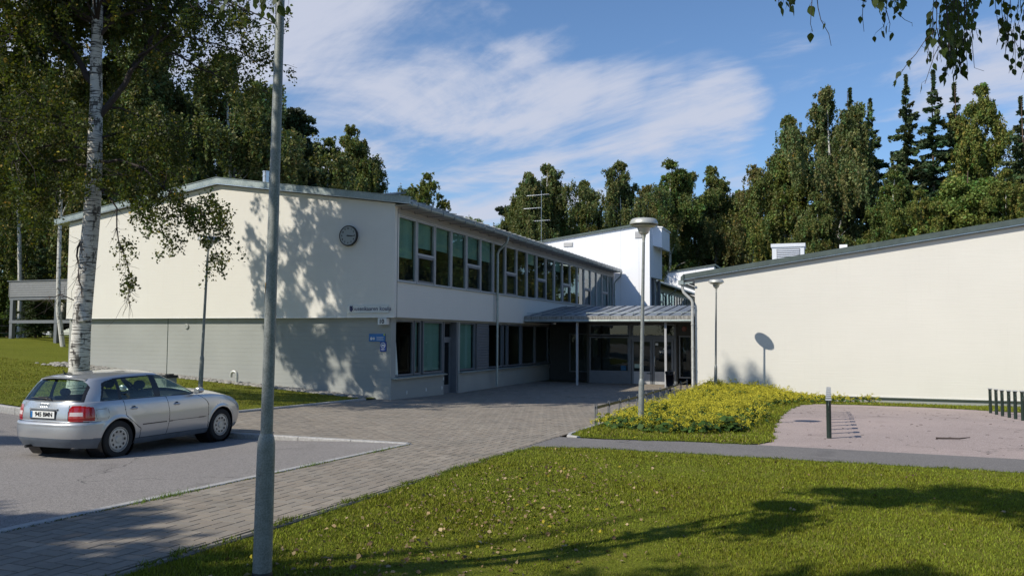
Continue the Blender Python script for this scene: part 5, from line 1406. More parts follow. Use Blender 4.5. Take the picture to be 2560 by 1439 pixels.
row([   # lower, darker second rank closing the wood
 (S2, 1330, 560, 100, 'shaded spruce in the dark wood behind the antenna foot'), (L1, 1440, 520, 99, 'shaded leafy tree above the left vent of the white hall', H9),
 (L1, 1700, 520, 112, 'shaded leafy tree right of the white hall block', H9), (S2, 1760, 520, 112, 'shaded spruce behind the small distant white gable'),
 (L1, 1820, 540, 112, 'shaded leafy tree behind the bare-stemmed birch', H9), (S1, 1650, 500, 112, 'shaded spruce behind the oriel of the white hall'),
 (S2, 1940, 500, 78, 'shaded spruce behind the roof ventilator'), (S1, 2240, 380, 70, 'shaded spruce deep between the dark spruces'),
 (B5, 30, 300, 66, 'birch closing the wood at the left photo edge'), (B2, 130, 270, 70, 'birch closing the wood left of the foreground trunk'), (B5, 215, 280, 68, 'birch closing the wood straight behind the foreground trunk'),
 (B3, 300, 170, 66, 'narrow birch closing the wood right of the foreground trunk'), (B5, 400, 210, 66, 'birch closing the wood above the left roof slope'), (B1, 480, 260, 70, 'birch closing the wood beside the broad weeping birch'), (B5, 600, 290, 68, 'birch closing the wood above the gable ridge'),
 (L1, 350, 330, 60, 'leafy tree low above the left roof slope', H9), (L2, 100, 420, 58, 'leafy tree low behind the foreground birch crown', H9),
 (S2, 2450, 380, 66, 'shaded spruce behind the bright leafy tree'), (S2, 2110, 470, 72, 'shaded spruce behind the big grey-green birch'),
 (S2, 520, 400, 66, 'shaded spruce under the broad weeping birch'), (S1, 700, 420, 72, 'shaded spruce at the foot of the pine'),
 (S2, 180, 420, 60, 'shaded spruce behind the raised terrace'), (S1, 20, 380, 58, 'shaded spruce at the left photo edge'), (S2, 300, 420, 64, 'shaded spruce behind the left roof slope'),
 (S1, 90, 560, 46, 'small shaded spruce left of the raised terrace parapet'),
 (L3, 12, 740, 60, 'bright green bush left of the terrace posts', H3), (L3, 55, 770, 62, 'bright green bush seen under the terrace', H3), (L3, -30, 770, 56, 'bright bush cut by the left photo edge', H3),
], 'trees standing in the second rank')
for (px, d, lab) in ((48, 47, 'birch trunk standing behind the terrace post'), (160, 40, 'birch with pale trunk directly left of the gable corner')):
    o = plant(B4, px, 60, d, lab, sx=.8); o['group'] = G_
# wood on the right, outside the picture: what the classroom windows reflect
for k, (x, y, pr, s) in enumerate(((40,10,B2,.95),(44,22,S2,.9),(48,36,B5,.95),(38,46,B1,.9),(46,60,S1,.95),(54,-4,B3,.9))):
    d = dup(pr, (x,y,-.5), k*1.3, ('broad birch','broad spruce','olive birch','slim birch','tall spruce','leafy birch')[k]+' beyond the cream hall, mirrored in the classroom windows', (s*1.2,s*1.2,s*.85)); d['group'] = 'trees beyond the cream hall'

# unseen trees around the grounds, most added to cut ambient sky light
for k, (x, y, pr, s, lab) in enumerate(((-15,-28,B3,.9,'birch left of the parking area, shading its left edge'),(-3,-50,B2,1,'unseen broad birch added far behind the photographer on the left'),(13,-44,B5,1,'unseen olive birch added far behind the photographer'),(27,-40,S2,1,'unseen spruce added behind the photographer on the right'),
   (36,-26,B2,1,'unseen broad birch added right of the front lawn'),(40,-12,L1,1,'unseen leafy tree added right of the gravel yard'),(-28,-38,B1,1,'unseen slim birch beyond the parking area'),(-34,-20,L2,1,'unseen leafy tree at the left end of the parking area'),(-44,-6,B2,1,'broad birch at the left end of the left lawn'))):
    d = dup(pr, (x,y,zg(x,y)-.2), k*1.7, lab, (s,s,s)); d['group'] = 'trees around the grounds'
# ---- foreground birch
def strands(pts_list, n_leaf, rs, leaf, hang, sway=.1, jitter=.03, per=26, col=(.05,.065,.014), yellow=.05, vert=.5):
    """leaves on hanging twigs below given points; returns quads, colours, twig polylines"""
    S0 = np.array(pts_list); ns = len(S0); hl = hang*rs.uniform(.25,1.,ns); sw = rs.normal(0,sway,(ns,2))
    n = n_leaf; sd = rs.integers(0,ns,n); u = rs.random(n)
    P = S0[sd].copy(); P[:,2] -= u*hl[sd]; P[:,:2] += sw[sd]*(u**1.3)[:,None]*hl[sd][:,None]*3; P += rs.normal(0,jitter,(n,3))
    cs = colors(ns, (1,1,1), rs, .2); c = colors(n, col, rs, .3, yellow)*cs[sd]
    tw = [(S0[i], S0[i]+np.array([sw[i,0]*hl[i]*1.2, sw[i,1]*hl[i]*1.2, -hl[i]*.5]), S0[i]+np.array([sw[i,0]*hl[i]*3, sw[i,1]*hl[i]*3, -hl[i]])) for i in range(ns)]
    return leaf_quads(P, leaf, rs, 1.25, vert), c, tw
def bez(p, q, sag, n=7, rs=None, wob=.0):
    p, q = np.array(p, float), np.array(q, float); k = np.linspace(0,1,n)[:,None]; r = p*(1-k)+q*k; r[:,2] += (sag*4*k*(1-k))[:,0]
    if wob: r[1:-1] += rs.normal(0, wob, (n-2,3))
    return r
def fg_birch():
    rs = np.random.default_rng(5); bx, by = -5.35, -6.95; D0 = 21.0
    bz = zg(bx,by)
    t = thing('birch_tree', 'foreground birch with white peeling trunk beside the silver car, drooping over the gable', 'tree', (bx,by,bz))
    off = np.array([bx,by,bz])
    def W(px, py, d=0.): return np.array(at(px, py, D0+d))-off
    tk = [W(190,1010), W(197,940), W(203,830), W(208,760), W(216,680), W(224,600), W(231,520), W(236,420), W(238,330), W(241,240), W(240,150), W(243,60), W(246,-60), W(250,-250), W(246,-500), W(255,-800), W(262,-1050)]
    rr_ = [.30,.255,.225,.222,.212,.208,.20,.185,.17,.15,.14,.132,.125,.11,.09,.05,.02]
    m = MB(); m.tube(tk, rr_, 18); trunk = sub(m, 'trunk', M_bark, t, smooth=True)
    # broken limb scar with a dark wound
    m = MB(); m.tube([W(206,800,-.15), W(200,775,-.2), W(197,758,-.22)], [.15,.11,.06], 10); sub(m, 'limb_stub', M_bark, trunk, smooth=True)
    # main limbs in the picture
    limbs = [
     ([(236,215),(205,165),(165,110),(110,60),(60,10),(0,-60)], .085, 0.0), ([(240,300),(290,240),(330,170),(375,100),(430,30),(500,-60)], .09, .3),
     ([(320,185),(380,118),(440,135),(500,172),(560,200),(610,230)], .04, .3), ([(345,140),(420,88),(480,95),(540,110),(600,130),(650,165)], .032, .1),
     ([(236,330),(180,300),(110,290),(40,320),(-20,380)], .06, -.4), ([(236,420),(170,400),(100,420),(40,450),(-30,500)], .05, .4),
     ([(234,400),(300,400),(360,420),(410,470),(460,510),(520,535)], .045, -.5), ([(232,460),(270,490),(292,520),(296,600),(330,705),(322,745)], .028, -.7),
     ([(236,350),(300,330),(360,320),(420,330),(470,350)], .04, .5), ([(240,100),(300,40),(380,20),(460,35),(540,40)], .05, -.2),
     ([(240,60),(180,30),(120,40),(60,90)], .04, .3), ([(230,590),(205,600),(192,640),(195,690),(205,745)], .035, -.25), ([(205,760),(150,735),(120,740)], .018, -.4),
     ([(243,20),(330,-40),(430,-30),(560,0),(690,60)], .05, -.3), ([(236,260),(300,270),(370,300),(400,370),(390,440)], .035, .9),
     ([(250,470),(330,500),(400,545),(460,540),(520,560),(545,640)], .022, -.6), ([(236,380),(150,360),(90,370),(30,300)], .04, -.9)]
    bm_ = MB(); hang_pts = []; dead = []
    def side(w, r0, k):
        for _ in range(k):
            i = rs.integers(1, len(w)); d = rs.normal(0,.5,3)*[1,1,.5]; q = bez(w[i], w[i]+d*1.1+[0,0,-.15], .12, 5, rs, .04); bm_.tube(q, list(np.linspace(r0*.4,.004,5)), 4, cap=False); hang_pts.extend(q[1:])
    for li, (px_l, r0, dd) in enumerate(limbs):
        w = [W(x, y, dd*(i/(len(px_l)-1))) for i, (x, y) in enumerate(px_l)]
        fine = []
        for a, b in zip(w[:-1], w[1:]): fine += [a, (a+b)/2+rs.normal(0,.03,3)]
        fine.append(w[-1]); bm_.tube(fine, list(np.linspace(r0, r0*.25, len(fine))), 8, cap=False)
        if li in (11, 12): continue
        if li == 7: dead += fine[4:]; hang_pts += fine[6:10]; continue
        side(fine[3:], r0, 10); hang_pts += fine[3:]
    # crown blobs seen in the photograph: (px, py, radius px, depth shift, density)
    blobs = [(60,150,75,0,1),(20,60,70,.5,1),(95,250,80,-.6,1.1),(50,340,80,.8,1.2),(150,320,70,-1.,1),(40,430,85,-.5,1.3),(130,430,85,.7,1.3),(205,440,60,-.8,.9),(185,250,45,1.0,.7),(300,400,70,.9,1),
     (355,330,60,-.9,.9),(400,400,70,.5,.9),(290,300,50,1.2,.7),(330,465,50,-.6,.9),(420,330,50,.9,.6),(385,85,60,.4,.8),(460,40,60,-.5,.9),(520,55,60,.6,.9),(590,40,55,-.3,.8),(640,110,40,.3,.6),(560,140,40,.8,.5),
     (500,190,35,.2,.4),(600,195,40,-.3,.5),(120,40,70,-.7,.9),(300,90,35,.5,.4),(420,470,45,-.5,.9),(350,510,38,-.8,.5),(470,505,40,-.6,.9),(520,510,38,-.5,.9),(545,555,16,-.6,.2),(440,590,26,-.6,.45),(385,545,35,-.7,.55),(545,640,12,-.6,.15),
     (20,500,70,.6,1.1),(85,500,60,-.5,1),(325,690,14,-.7,.15),(310,610,12,-.7,.15),(-60,250,90,0,1.2),(-60,450,90,0,1.2),(160,180,50,.9,.6),(90,560,40,.5,.6),(260,200,40,1.3,.5),(440,420,45,.3,.6),(560,540,30,-.5,.35)]
    pts, dens = [], []
    for (px, py, r, dd, dn) in blobs:
        nn = int(9*dn*(r/40)**1.6)+3
        for _ in range(nn):
            a, q = rs.random()*6.283, math.sqrt(rs.random())*r; c = W(px+q*math.cos(a), py+q*math.sin(a)*.8-r*.2, dd+rs.normal(0,.55)); pts.append(c)
            if rs.random() < .16:
                j = min(hang_pts, key=lambda h: float(np.sum((h-c)**2)))
                bm_.tube(bez(j, c, .1, 5, rs, .05), [.012,.010,.008,.006,.004], 4, cap=False)
    pts = np.array(pts); q1, c1, tw1 = strands(pts, 38000, rs, .062, .62, .09, .075)
    hp = np.array([h+rs.normal(0,.1,3) for h in hang_pts for _ in range(1)]); q2, c2, tw2 = strands(hp, 11000, rs, .066, .5, .1, .06)
    # upper crown, out of the frame
    up = []
    for i in range(300):
        z = rs.uniform(10.0, 21.3); az = rs.random()*6.283; rmax = 3.9*max(.12, 1-((z-9)/12.6)**2)**.8; q = rmax*rs.uniform(.25,1)**.6
        zz = min(max(z,0),22.5); k_ = np.interp(zz, [p[2] for p in tk], range(len(tk))); i0 = int(k_); c0 = np.array(tk[min(i0,len(tk)-1)])
        e = c0+np.array([math.cos(az)*q*.85-.6-.17*max(0,z-10), math.sin(az)*q, rs.uniform(.3,1.4)]); w = bez(c0, e, .4, 6, rs, .08)
        bm_.tube(w, list(np.linspace(.035,.008,6)), 5, cap=False); up += list(w[2:])
    for i in range(110):                              # low left limbs that shade the gable
        e = np.array([rs.uniform(-5.0,.1), rs.uniform(-1.6,1.6), rs.uniform(8.2,13.0)]); c0 = min(up if i else hang_pts, key=lambda h: float(np.sum((h-e)**2))+.3*abs(h[0])); w = bez(c0, e, .3, 6, rs, .08)
        bm_.tube(w, list(np.linspace(.016,.005,6)), 4, cap=False); up += list(w[3:])
    up = np.array(up)+rs.normal(0,.12,(len(up),3)); q3, c3, tw3 = strands(up, 120000, rs, .10, 1.0, .07, .085)
    sub(bm_, 'branches', M_twig, t, smooth=True)
    tm = MB()
    for a, b, c in tw1[::2]+tw2[::3]: tm.tube([a,b,c], [.005,.004,.002], 3, cap=False)
    for p in dead:                                   # fine leafless twigs
        for _ in range(5):
            e = p+np.array([rs.normal(0,.22), rs.normal(0,.2), -abs(rs.normal(.35,.3))]); tm.tube(bez(p, e, -.05, 4, rs, .02), [.006,.005,.004,.002], 3, cap=False)
    for (x, y) in ((196,650),(195,690),(150,736),(125,740),(200,600)):
        for _ in range(6): p = W(x,y,-.3); e = p+np.array([rs.normal(-.15,.3), rs.normal(0,.2), rs.normal(-.1,.3)]); tm.tube(bez(p, e, -.05, 4, rs, .03), [.007,.005,.004,.002], 3, cap=False)
    sub(tm, 'twigs', M_twig, t)['kind'] = 'stuff'
    np_mesh('crown', np.vstack([q1,q2,q3]), 4, M_leaf, np.vstack([c1,c2,c3]), t)
    return t
fg_birch()

# ---- overhanging birches around the photographer (trunks out of the picture)
def birch_leaf_shape(n=11):                    # toothed rhombic blade, tip down
    prof = [(0,.50),(.16,.42),(.30,.28),(.335,.20),(.36,.10),(.32,.02),(.27,-.10),(.20,-.22),(.13,-.34),(.06,-.44),(0,-.56)]
    return prof, [(-a, b) for a, b in prof[::-1][1:-1]]
LP = birch_leaf_shape(); LPOLY = np.array(LP[0]+LP[1])
def near_twig(mb_t, mb_l, cols, pts, rs, leaf=.052, step=.035, r=.0022, p_skip=.12):
    mb_t.tube(pts, list(np.linspace(r, r*.5, len(pts))), 5, cap=False); P = np.array([list(p) for p in pts])
    L = np.r_[0, np.cumsum(np.linalg.norm(np.diff(P, axis=0), axis=1))]; s = step*.6
    while s < L[-1]+.001:
        if rs.random() > p_skip:
            p = np.array([np.interp(s, L, P[:,k]) for k in range(3)]); a = rs.random()*6.283
            e = p+np.array([.018*math.cos(a), .018*math.sin(a), -.012]); mb_t.tube([p, e], [.0008,.0007], 3, cap=False)
            up = Vector((rs.normal(0,.3), rs.normal(0,.3), 1)).normalized(); nrm = Vector((rs.normal(), rs.normal(), rs.normal(0,.35))); nrm = (nrm-up*nrm.dot(up)).normalized(); rt = up.cross(nrm)
            sc = leaf*rs.uniform(.6,1.15); c = Vector(e)-up*sc*.5; i0 = len(mb_l.v)
            for (x, y) in LPOLY*sc: mb_l.v.append(tuple(c+rt*x+up*y+nrm*(.12*abs(x)+rs.normal(0,.0006))))
            mb_l.f.append(tuple(range(i0, i0+len(LPOLY)))); mb_l.m.append(0); cc = np.array([.035,.055,.012])*rs.uniform(.6,1.4); cols += [cc]*len(LPOLY)
        s += step*rs.uniform(.6,1.5)
def overhang(label, trunk_xy, H, crown, n, seed, twigs=(), lf=.10, gap=None):
    rs = np.random.default_rng(seed); bx, by = trunk_xy; bz = zg(bx,by); off = np.array([bx,by,bz])
    t = thing('birch_tree', label, 'tree', (bx,by,bz)); k = np.linspace(0,1,9)
    tp = [np.array([.3*math.sin(q*3), .3*q, H*q]) for q in k]; m = MB(); m.tube(tp, list(.24*(1-k)+.03), 14); sub(m, 'trunk', M_bark, t, smooth=True)
    bm_ = MB(); hp = []
    for (cx, cy, cz_, rx, ry, rz_, cnt) in crown:
        c = np.array([cx,cy,cz_])-off; j = np.array([0,0,max(2.5,min(H*.9,c[2]-1.0))]); w0 = bez(j, c, .6, 7, rs, .1); bm_.tube(w0, list(np.linspace(.10,.04,7)), 6, cap=False)
        for _ in range(cnt):
            d = rs.normal(size=3); d /= np.linalg.norm(d); e = c+d*np.array([rx,ry,rz_])*rs.random()**.4; w = bez(w0[rs.integers(3,7)], e, .2, 5, rs, .06)
            bm_.tube(w, list(np.linspace(.022,.004,5)), 4, cap=False); hp += list(w[2:])
    hp = np.array(hp); q, c_, tw = strands(hp, n, rs, lf, .7, .1, .1)
    sub(bm_, 'branches', M_twig, t, smooth=True); np_mesh('crown', q, 4, M_leaf, c_, t)
    if twigs:
        tm, lm, cols = MB(), MB(), []
        for (d, pl, lf2, st, sk) in twigs:
            P = [Vector(np.array(at(x, y, d))-off) for x, y in pl]; near_twig(tm, lm, cols, P, rs, lf2, st, p_skip=sk)
        sub(tm, 'hanging_twigs', M_twig, t)['kind'] = 'stuff'
        o = lm.build('hanging_leaves', M_leaf, None, recalc=False); o.parent = t
        a = o.data.color_attributes.new('tint', 'FLOAT_COLOR', 'POINT'); cc = np.ones((len(cols),4), np.float32); cc[:,:3] = np.array(cols); a.data.foreach_set('color', cc.ravel())
    return t
rt_ = random.Random(3)
TW = [
 (3.6, [(2340,-80),(2342,40),(2340,75),(2310,105),(2290,135),(2268,160),(2240,200),(2232,215)], .046, .045, .05),
 (3.6, [(2342,70),(2350,110),(2335,140),(2322,180),(2312,210)], .044, .05, .05),
 (3.6, [(2020,-60),(2030,0),(2028,30),(2026,60),(2032,80)], .046, .05, .1), (3.6, [(2038,-50),(2045,20),(2052,50),(2072,85),(2078,115)], .03, .3, .9),
 (4.2, [(2155,-60),(2158,0),(2156,40),(2158,60),(2160,80)], .05, .045, .2), (4.4, [(2220,-60),(2218,0),(2214,40),(2210,65),(2190,82)], .045, .04, .1),
 (4.4, [(2225,10),(2240,30),(2262,50),(2280,58)], .04, .035, .1), (4.4, [(2214,20),(2225,60),(2222,80)], .05, .04, .1),
 (5.0, [(2520,-60),(2508,0),(2512,40),(2528,80),(2545,120),(2560,170),(2552,200)], .055, .045, .05), (5.0, [(2490,-60),(2488,10),(2492,40),(2500,90),(2530,110)], .05, .045, .1),
 (4.8, [(2440,-60),(2430,100),(2436,170),(2460,178)], .025, .09, .3), (4.0, [(1970,-60),(1975,0),(1974,30)], .06, .03, .1), (4.0, [(1935,-60),(1940,5)], .04, .05, .2),
 (3.9, [(2360,-80),(2365,20),(2372,90),(2370,140)], .05, .05, .1)]
for k in range(46):                                 # dense dark cluster hanging over the spruces
    x = rt_.gauss(2385,26); y = rt_.uniform(-40,110); TW.append((rt_.uniform(3.8,5.2), [(x,y-60),(x+rt_.uniform(-8,8),y),(x+rt_.uniform(-16,16),y+60)], .045, .034, .1))
for k in range(12): x = rt_.gauss(2390,14); TW.append((4.2, [(x,90),(x+3,130),(x+rt_.uniform(-12,12),185)], .05, .04, .15))
for k in range(44):
    x = rt_.choice([rt_.uniform(1950,2000),rt_.uniform(2120,2260),rt_.uniform(2300,2480),rt_.uniform(2150,2260)]); y = rt_.uniform(-60,-5)
    TW.append((rt_.uniform(3.8,5.2), [(x,y-70),(x+rt_.uniform(-6,6),y-20),(x+rt_.uniform(-12,12),y+rt_.uniform(5,40))], .05, .034, .1))
for k in range(10): x = rt_.uniform(2500,2575); y = rt_.uniform(0,140); TW.append((4.8, [(x,y-60),(x+4,y),(x+rt_.uniform(-10,10),y+50)], .048, .04, .2))
overhang('overhanging birch at the right whose leafy twigs hang into the top right corner', (16.2,-26.5), 15, [(9.3,-19.7,8.5,2.6,.8,.9,60),(6.9,-24.4,8.6,1.9,.75,.8,54),(4.9,-25.2,8.6,1.8,.8,1.0,44),(10.6,-22.3,8.8,2.1,1.3,1.3,70),(13.6,-20.5,7.2,2.0,1.4,1.0,40),(13,-25,9,3,2.5,2.2,40)], 46000, 61, TW, .11)
TW2 = [(4.6, [(690,-60),(688,10),(690,50),(694,68)], .06, .05, .05), (4.6, [(722,-50),(722,8)], .05, .04, .1), (5.2, [(560,-60),(575,0),(590,32)], .06, .05, .1), (5.2, [(480,-60),(490,0),(498,20)], .05, .05, .1), (5.2, [(630,-60),(640,0),(655,28)], .06, .05, .1)]
for k in range(16): x = rt_.uniform(500,700); TW2.append((rt_.uniform(4.8,6), [(x,-90),(x+4,-40),(x+rt_.uniform(-14,14),rt_.uniform(-10,38))], .055, .045, .2))
overhang('overhanging birch whose near leaves dangle beside the top of the foreground lamp pole', (1.0,-27.5), 14, [(2.4,-26.3,8.5,2.6,1.5,1.6,60),(-.8,-25.6,8.6,2.4,1.6,1.6,40),(5.6,-27.8,9.2,1.8,1.3,1.4,30),(8.6,-19.0,5.6,.4,.4,.3,2)], 34000, 62, TW2, .11)

# ---- grass blades
def blades(name, regions, dens_k, dmax, hgt, seed, label, cut=None, col=(.185,.23,.028), wid=.005, cmax=7500, minpx=.0):
    rs = np.random.default_rng(seed); V, Cc = [], []
    for (x0, x1, y0, y1) in regions:
        cell = 1.0; nx, ny = int((x1-x0)/cell)+1, int((y1-y0)/cell)+1
        for i in range(nx):
            for j in range(ny):
                cx, cy = x0+(i+.5)*cell, y0+(j+.5)*cell; p = Vector((cx,cy,zg(cx,cy)))-CAM; dz = p.dot(_fw)
                if dz < 2.5: continue
                u, v = 1280+F_PX*p.dot(_rt)/dz, 719.5-F_PX*p.dot(_up)/dz
                if not (-250 < u < 2810 and v < 1700) or dz > dmax: continue
                n = int(min(cmax, dens_k/dz**2)*cell*cell)
                X_ = rs.uniform(cx-.5*cell, cx+.5*cell, n); Y_ = rs.uniform(cy-.5*cell, cy+.5*cell, n)
                if n: V.append(np.stack([X_, Y_, np.full(n, dz)], 1))
    P = np.vstack(V); keep = np.ones(len(P), bool)
    for (x0, x1, y0, y1) in [(0,0,0,0)]: pass
    inr = np.zeros(len(P), bool)
    for (x0, x1, y0, y1) in regions: inr |= (P[:,0] > x0) & (P[:,0] < x1) & (P[:,1] > y0) & (P[:,1] < y1)
    if cut is not None: inr &= cut(P[:,0], P[:,1])
    P = P[inr]; bare = np.sin(P[:,0]*2.9+1.3*np.sin(P[:,1]*2.1))*np.sin(P[:,1]*3.3+1.7*np.sin(P[:,0]*1.9)); P = P[rs.random(len(P)) < np.clip(1.25-.9*np.clip(bare,0,1), .3, 1)]; n = len(P); Z = np.array([zg(a, b) for a, b in zip(P[:,0], P[:,1])])
    patch = np.sin(P[:,0]*1.7+np.sin(P[:,1]*1.3)*1.5)*.35+np.sin(P[:,1]*2.3+P[:,0]*.6)*.3+np.sin(P[:,0]*5.3+2*np.sin(P[:,1]*4.1))*np.sin(P[:,1]*6.1+np.sin(P[:,0]*3.7))*.5
    h = hgt*rs.uniform(.35,1.3,n)*(1+.35*patch); a = rs.random(n)*6.283; w = wid*rs.uniform(.6,1.3,n)*(1+P[:,2]/14); tl = rs.normal(0,.55,(n,2))*h[:,None]
    b0 = np.stack([P[:,0]-np.cos(a)*w, P[:,1]-np.sin(a)*w, Z-.002], 1); b1 = np.stack([P[:,0]+np.cos(a)*w, P[:,1]+np.sin(a)*w, Z-.002], 1); tip = np.stack([P[:,0]+tl[:,0], P[:,1]+tl[:,1], Z+.012+h], 1)
    c = np.tile(np.array(col), (n,1))*rs.normal(1,.38,(n,1)).clip(.3,2.1); mix = (.5+.5*patch+rs.normal(0,.3,n)).clip(0,1)[:,None]
    c = c*(1-.22*mix)+np.array([.045,.018,0])*mix; dry = rs.random(n) < .13; c[dry] = np.array([.22,.19,.07])*rs.uniform(.6,1.2,(dry.sum(),1))
    o = np_mesh(name, np.stack([b0,b1,tip],1).reshape(-1,3), 3, M_blade, c); return tag(o, label, 'grass', kind='stuff')
blades('grass', [(8.1,26,-21.5,-9.75)], 4.2e5, 40, .025, 71, 'short mown grass of the front lawn', cut=lambda x, y: (y < -9.78) & (x > 8.12))
def cut_bed(x, y):
    gx_ = np.interp(y, [-8,-7.7,-7.2,-4.7,-1.1,4.3,7.4,9.4,12], [8.2,11.6,11.78,11.62,11.6,11.62,11.9,12.5,13.6]); yw = np.interp(x, [8,12.4,13.6,15.9,17.1,18.2,20,50], [-9,9.4,9.95,9.8,9.25,8.4,7.5,7.1])
    return ((x < gx_+.12*np.sin(y*7)*np.sin(y*2.3)) | (y > yw)) & (x > 8.12) & (y > np.interp(x, [8.1,8.4,9,10.2,11.5], [-7.3,-7.85,-8.02,-7.75,-7.65]))
blades('grass', [(8.1,26,-8.1,11.95)], 3.6e5, 60, .06, 72, 'grass around the yellow flower bed and along the cream hall', cut=cut_bed, wid=.007, cmax=1500)
blades('grass', [(-45,-.75,-9.8,-.1)], 2.6e5, 60, .035, 73, 'sunlit grass of the left lawn', cut=lambda x, y: (x < -.72) & (y > -9.75) & (y < -.45), wid=.007, cmax=900, col=(.19,.20,.03))
m = MB(); rs = np.random.default_rng(8); V, Cc = [], []
for (x, y, r, n) in ((6.15,-15.9,.25,160),(6.14,-13.2,.3,60),(6.15,-11.4,.3,50),(8.0,-12.5,.2,40)):
    for _ in range(n):
        a, b = x+rs.normal(0,.03), y+rs.normal(0,r); z = zg(a,b); w = .005; h = rs.uniform(.02,.07); V += [(a-w,b,z),(a+w,b,z),(a+rs.normal(0,.03),b+rs.normal(0,.03),z+h)]; Cc.append((.08,.13,.02))
for _ in range(1600):
    y = rs.uniform(-22,-10.4); a = 6.135+rs.normal(0,.012); z = zg(a,y); V += [(a-.008,y,z),(a+.008,y,z),(a+rs.normal(0,.01),y+rs.normal(0,.02),z+rs.uniform(.006,.02))]; Cc.append((.08,.085,.015))
tag(np_mesh('joint_weeds', np.array(V), 3, M_blade, np.array(Cc)), 'small weeds and moss in the kerb joint of the paved path', 'weeds', kind='stuff')

# ragged turf edges leaning over paving, path and gravel
rs = np.random.default_rng(18); V, Cc = [], []
for line, dn in (([(8.10,-20.5),(8.10,-10.9),(8.22,-10.2),(8.58,-9.76),(9.2,-9.62),(15.3,-9.73),(20,-9.95)], 330),([(8.1,-7.5),(8.35,-7.95),(8.9,-8.09),(10.2,-7.79),(11.5,-7.71),(11.75,-7.2),(11.62,-4.7),(11.57,-1.1),(11.62,4.3),(11.87,7.4),(12.42,9.35),(13.6,9.85),(15.9,9.7),(17.1,9.15),(18.2,8.25),(20,7.35)], 240),([(-.72,-9.7),(-.70,-4),(-.75,-.8)], 160),([(-.8,-9.78),(-16,-9.75)], 120)):
    for a_, b_ in zip(line[:-1], line[1:]):
        a_, b_ = np.array(a_), np.array(b_); L = np.linalg.norm(b_-a_); n_ = np.array([-(b_-a_)[1], (b_-a_)[0]])/L; cnt = int(L*dn)
        for u in rs.random(cnt):
            wv = .05*math.sin(u*L*5.1)+.04*math.sin(u*L*13.7+1); p = a_+(b_-a_)*u+n_*(wv+rs.normal(0,.035)); z = zg(*p)+.004; w = .006; h = rs.uniform(.015,.05); q = rs.random()*6.283
            V += [(p[0]-w*math.cos(q),p[1]-w*math.sin(q),z),(p[0]+w*math.cos(q),p[1]+w*math.sin(q),z),(p[0]+rs.normal(0,.03),p[1]+rs.normal(0,.03),z+h)]; Cc.append(np.array([.13,.17,.025])*rs.uniform(.5,1.3))
tag(np_mesh('edge_grass', np.array(V), 3, M_blade, np.array(Cc)), 'ragged grass fringe along the paving, path and gravel edges', 'grass', kind='stuff')

# ---- fallen leaves
rs = np.random.default_rng(9); P = []
def scatter(n, f):
    for _ in range(n):
        x, y = f(); 
        if x > 8.12 and y < -9.8 or (8.2 < x < 11.6 and -7.9 < y < -5): P.append((x, y))
scatter(900, lambda: (rs.normal(9.7,.7), rs.normal(-15.3,2.2))); scatter(300, lambda: (8.4+abs(rs.normal(0,1.3)), rs.uniform(-18,-12))); scatter(90, lambda: (rs.uniform(8.2,15), rs.uniform(-20,-10)))
scatter(320, lambda: (rs.uniform(8.3,11.5), rs.uniform(-7.8,-6.4)))
P = np.array(P); n = len(P); Z = np.array([zg(a,b) for a, b in P])+rs.uniform(.02,.05,n); C3 = np.column_stack([P, Z])
s = rs.uniform(.018,.044,n)[:,None]; a = rs.normal(size=(n,3))*[1,1,.45]; a /= np.linalg.norm(a,axis=1,keepdims=True); nn = np.column_stack([rs.normal(0,.5,n), rs.normal(0,.5,n), np.ones(n)]); b = np.cross(nn, a); b /= np.linalg.norm(b,axis=1,keepdims=True)
fold = np.cross(a,b)*s*.18
Q = np.stack([C3-a*s*.6, C3-a*s*.15+b*s*.45+fold, C3+a*s*.3+b*s*.3+fold, C3+a*s*.7, C3+a*s*.3-b*s*.3-fold, C3-a*s*.15-b*s*.45+fold], 1).reshape(-1,3)
base = np.array([(.40,.28,.15),(.28,.18,.09),(.50,.38,.22),(.45,.36,.03),(.13,.08,.045)])[rs.choice(5,n,p=[.28,.24,.18,.08,.22])]*rs.uniform(.5,1.0,(n,1))
tag(np_mesh('leaf_litter', Q, 6, M_litter, base), 'dry tan birch leaves scattered on the front lawn', 'fallen leaves', kind='stuff')

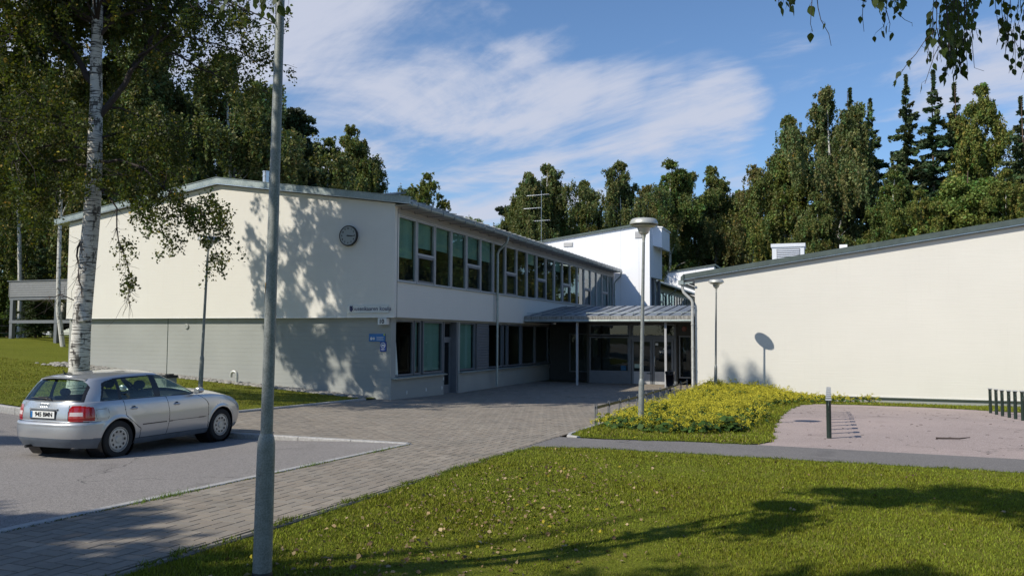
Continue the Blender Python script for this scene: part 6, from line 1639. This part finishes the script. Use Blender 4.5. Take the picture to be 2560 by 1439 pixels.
# ---- lady's mantle bed
BP = [(8.55,-6.0),(9.0,-6.45),(9.8,-6.6),(10.5,-6.3),(10.95,-5.5),(11.1,-4.2),(10.95,-2.0),(10.9,.6),(11.05,4.2),(11.6,8.2),(12.6,10.6),(14.3,11.6),(14.3,11.95),(8.3,11.95),(8.4,-2),(8.5,-5.0)]
def in_bed(x, y):
    c = False; j = len(BP)-1
    for i in range(len(BP)):
        if (BP[i][1] > y) != (BP[j][1] > y) and x < (BP[j][0]-BP[i][0])*(y-BP[i][1])/(BP[j][1]-BP[i][1])+BP[i][0]: c = not c
        j = i
    return c
rs = np.random.default_rng(12); plants = []
while len(plants) < 380:
    x, y = rs.uniform(8.1,14.4), rs.uniform(-7.3,11.9)
    if in_bed(x, y) and (y < 2 or rs.random() < .8): plants.append((x, y))
FV, FC, LV, LC = [], [], [], []
for (x, y) in plants:
    z = zg(x, y); R_ = rs.uniform(.26,.52); H_ = rs.uniform(.18,.44)*(1.0 if x < 11.6 else .75); near = y < 0
    nl = 46 if near else 16
    for _ in range(nl):                                     # round scalloped leaves
        a, q = rs.random()*6.283, math.sqrt(rs.random())*R_*1.05; c = np.array([x+q*math.cos(a), y+q*math.sin(a), z+H_*rs.uniform(.25,.75)]); r = rs.uniform(.035,.075)
        nz = np.array([math.cos(a)*.5+rs.normal(0,.3), math.sin(a)*.5+rs.normal(0,.3), 1]); nz /= np.linalg.norm(nz); u = np.cross(nz, [.3,.7,.1]); u /= np.linalg.norm(u); v = np.cross(nz, u)
        for k in range(8): t_ = k*.785; rr_ = r*(1 if k % 2 else .82); LV.append(c+(u*math.cos(t_)+v*math.sin(t_))*rr_+nz*(.3*r if k % 2 else 0))
        LC.append(np.array([.05,.095,.02])*rs.uniform(.5,1.5))
    nf = 520 if near else 260; ns = 22; sa, sq = rs.random(ns)*6.283, np.sqrt(rs.random(ns))*R_*1.15; sh = H_*np.where(rs.random(ns) < .08, rs.uniform(1.2,1.5,ns), rs.uniform(.70,1.15,ns))*(1-.35*(sq/R_/1.15)**2)
    sp = rs.integers(0,ns,nf); spread = rs.normal(0,.03,(nf,3))*[1,1,.8]
    C = np.column_stack([x+sq[sp]*np.cos(sa[sp]), y+sq[sp]*np.sin(sa[sp]), z+sh[sp]])+spread; FV.append(C)
    tone = rs.uniform(.8,1.15); FC.append(np.array([.60,.53,.05])*tone*rs.uniform(.6,1.3,(nf,1)))
F = np.vstack(FV); FCc = np.vstack(FC); ds = np.linalg.norm(F-np.array(CAM), axis=1); fq = leaf_quads(F, .010+.0006*ds, rs, 1.1, 0)
fo_ = np_mesh('flower_bed', fq, 4, M_flower, FCc); tag(fo_, 'dense yellow-green lady\'s mantle flowers filling the bed by the entrance', 'flower bed', kind='stuff')
np_mesh('bed_leaves', np.array(LV), 8, M_leaf, np.array(LC), fo_)
# ---- twigs and bits on the gravel
m = MB(); rs = np.random.default_rng(14)
for _ in range(170):
    x, y = rs.uniform(11.8,20), rs.uniform(-7.6,7); a = rs.random()*3.14; l = rs.uniform(.02,.09); z = zg(x,y)+.006
    m.tube([(x,y,z),(x+l*.5*math.cos(a),y+l*.5*math.sin(a),z+.006),(x+l*math.cos(a+.3),y+l*math.sin(a+.3),z)], rs.uniform(.002,.005), 4)
m.tube([(14.7,-5.0,.12),(15.1,-5.05,.135),(15.3,-4.9,.15)], [.018,.016,.008], 6)
tag(m.build('gravel_debris', M_twig), 'small dark twigs scattered on the pink gravel', 'twigs', kind='stuff')
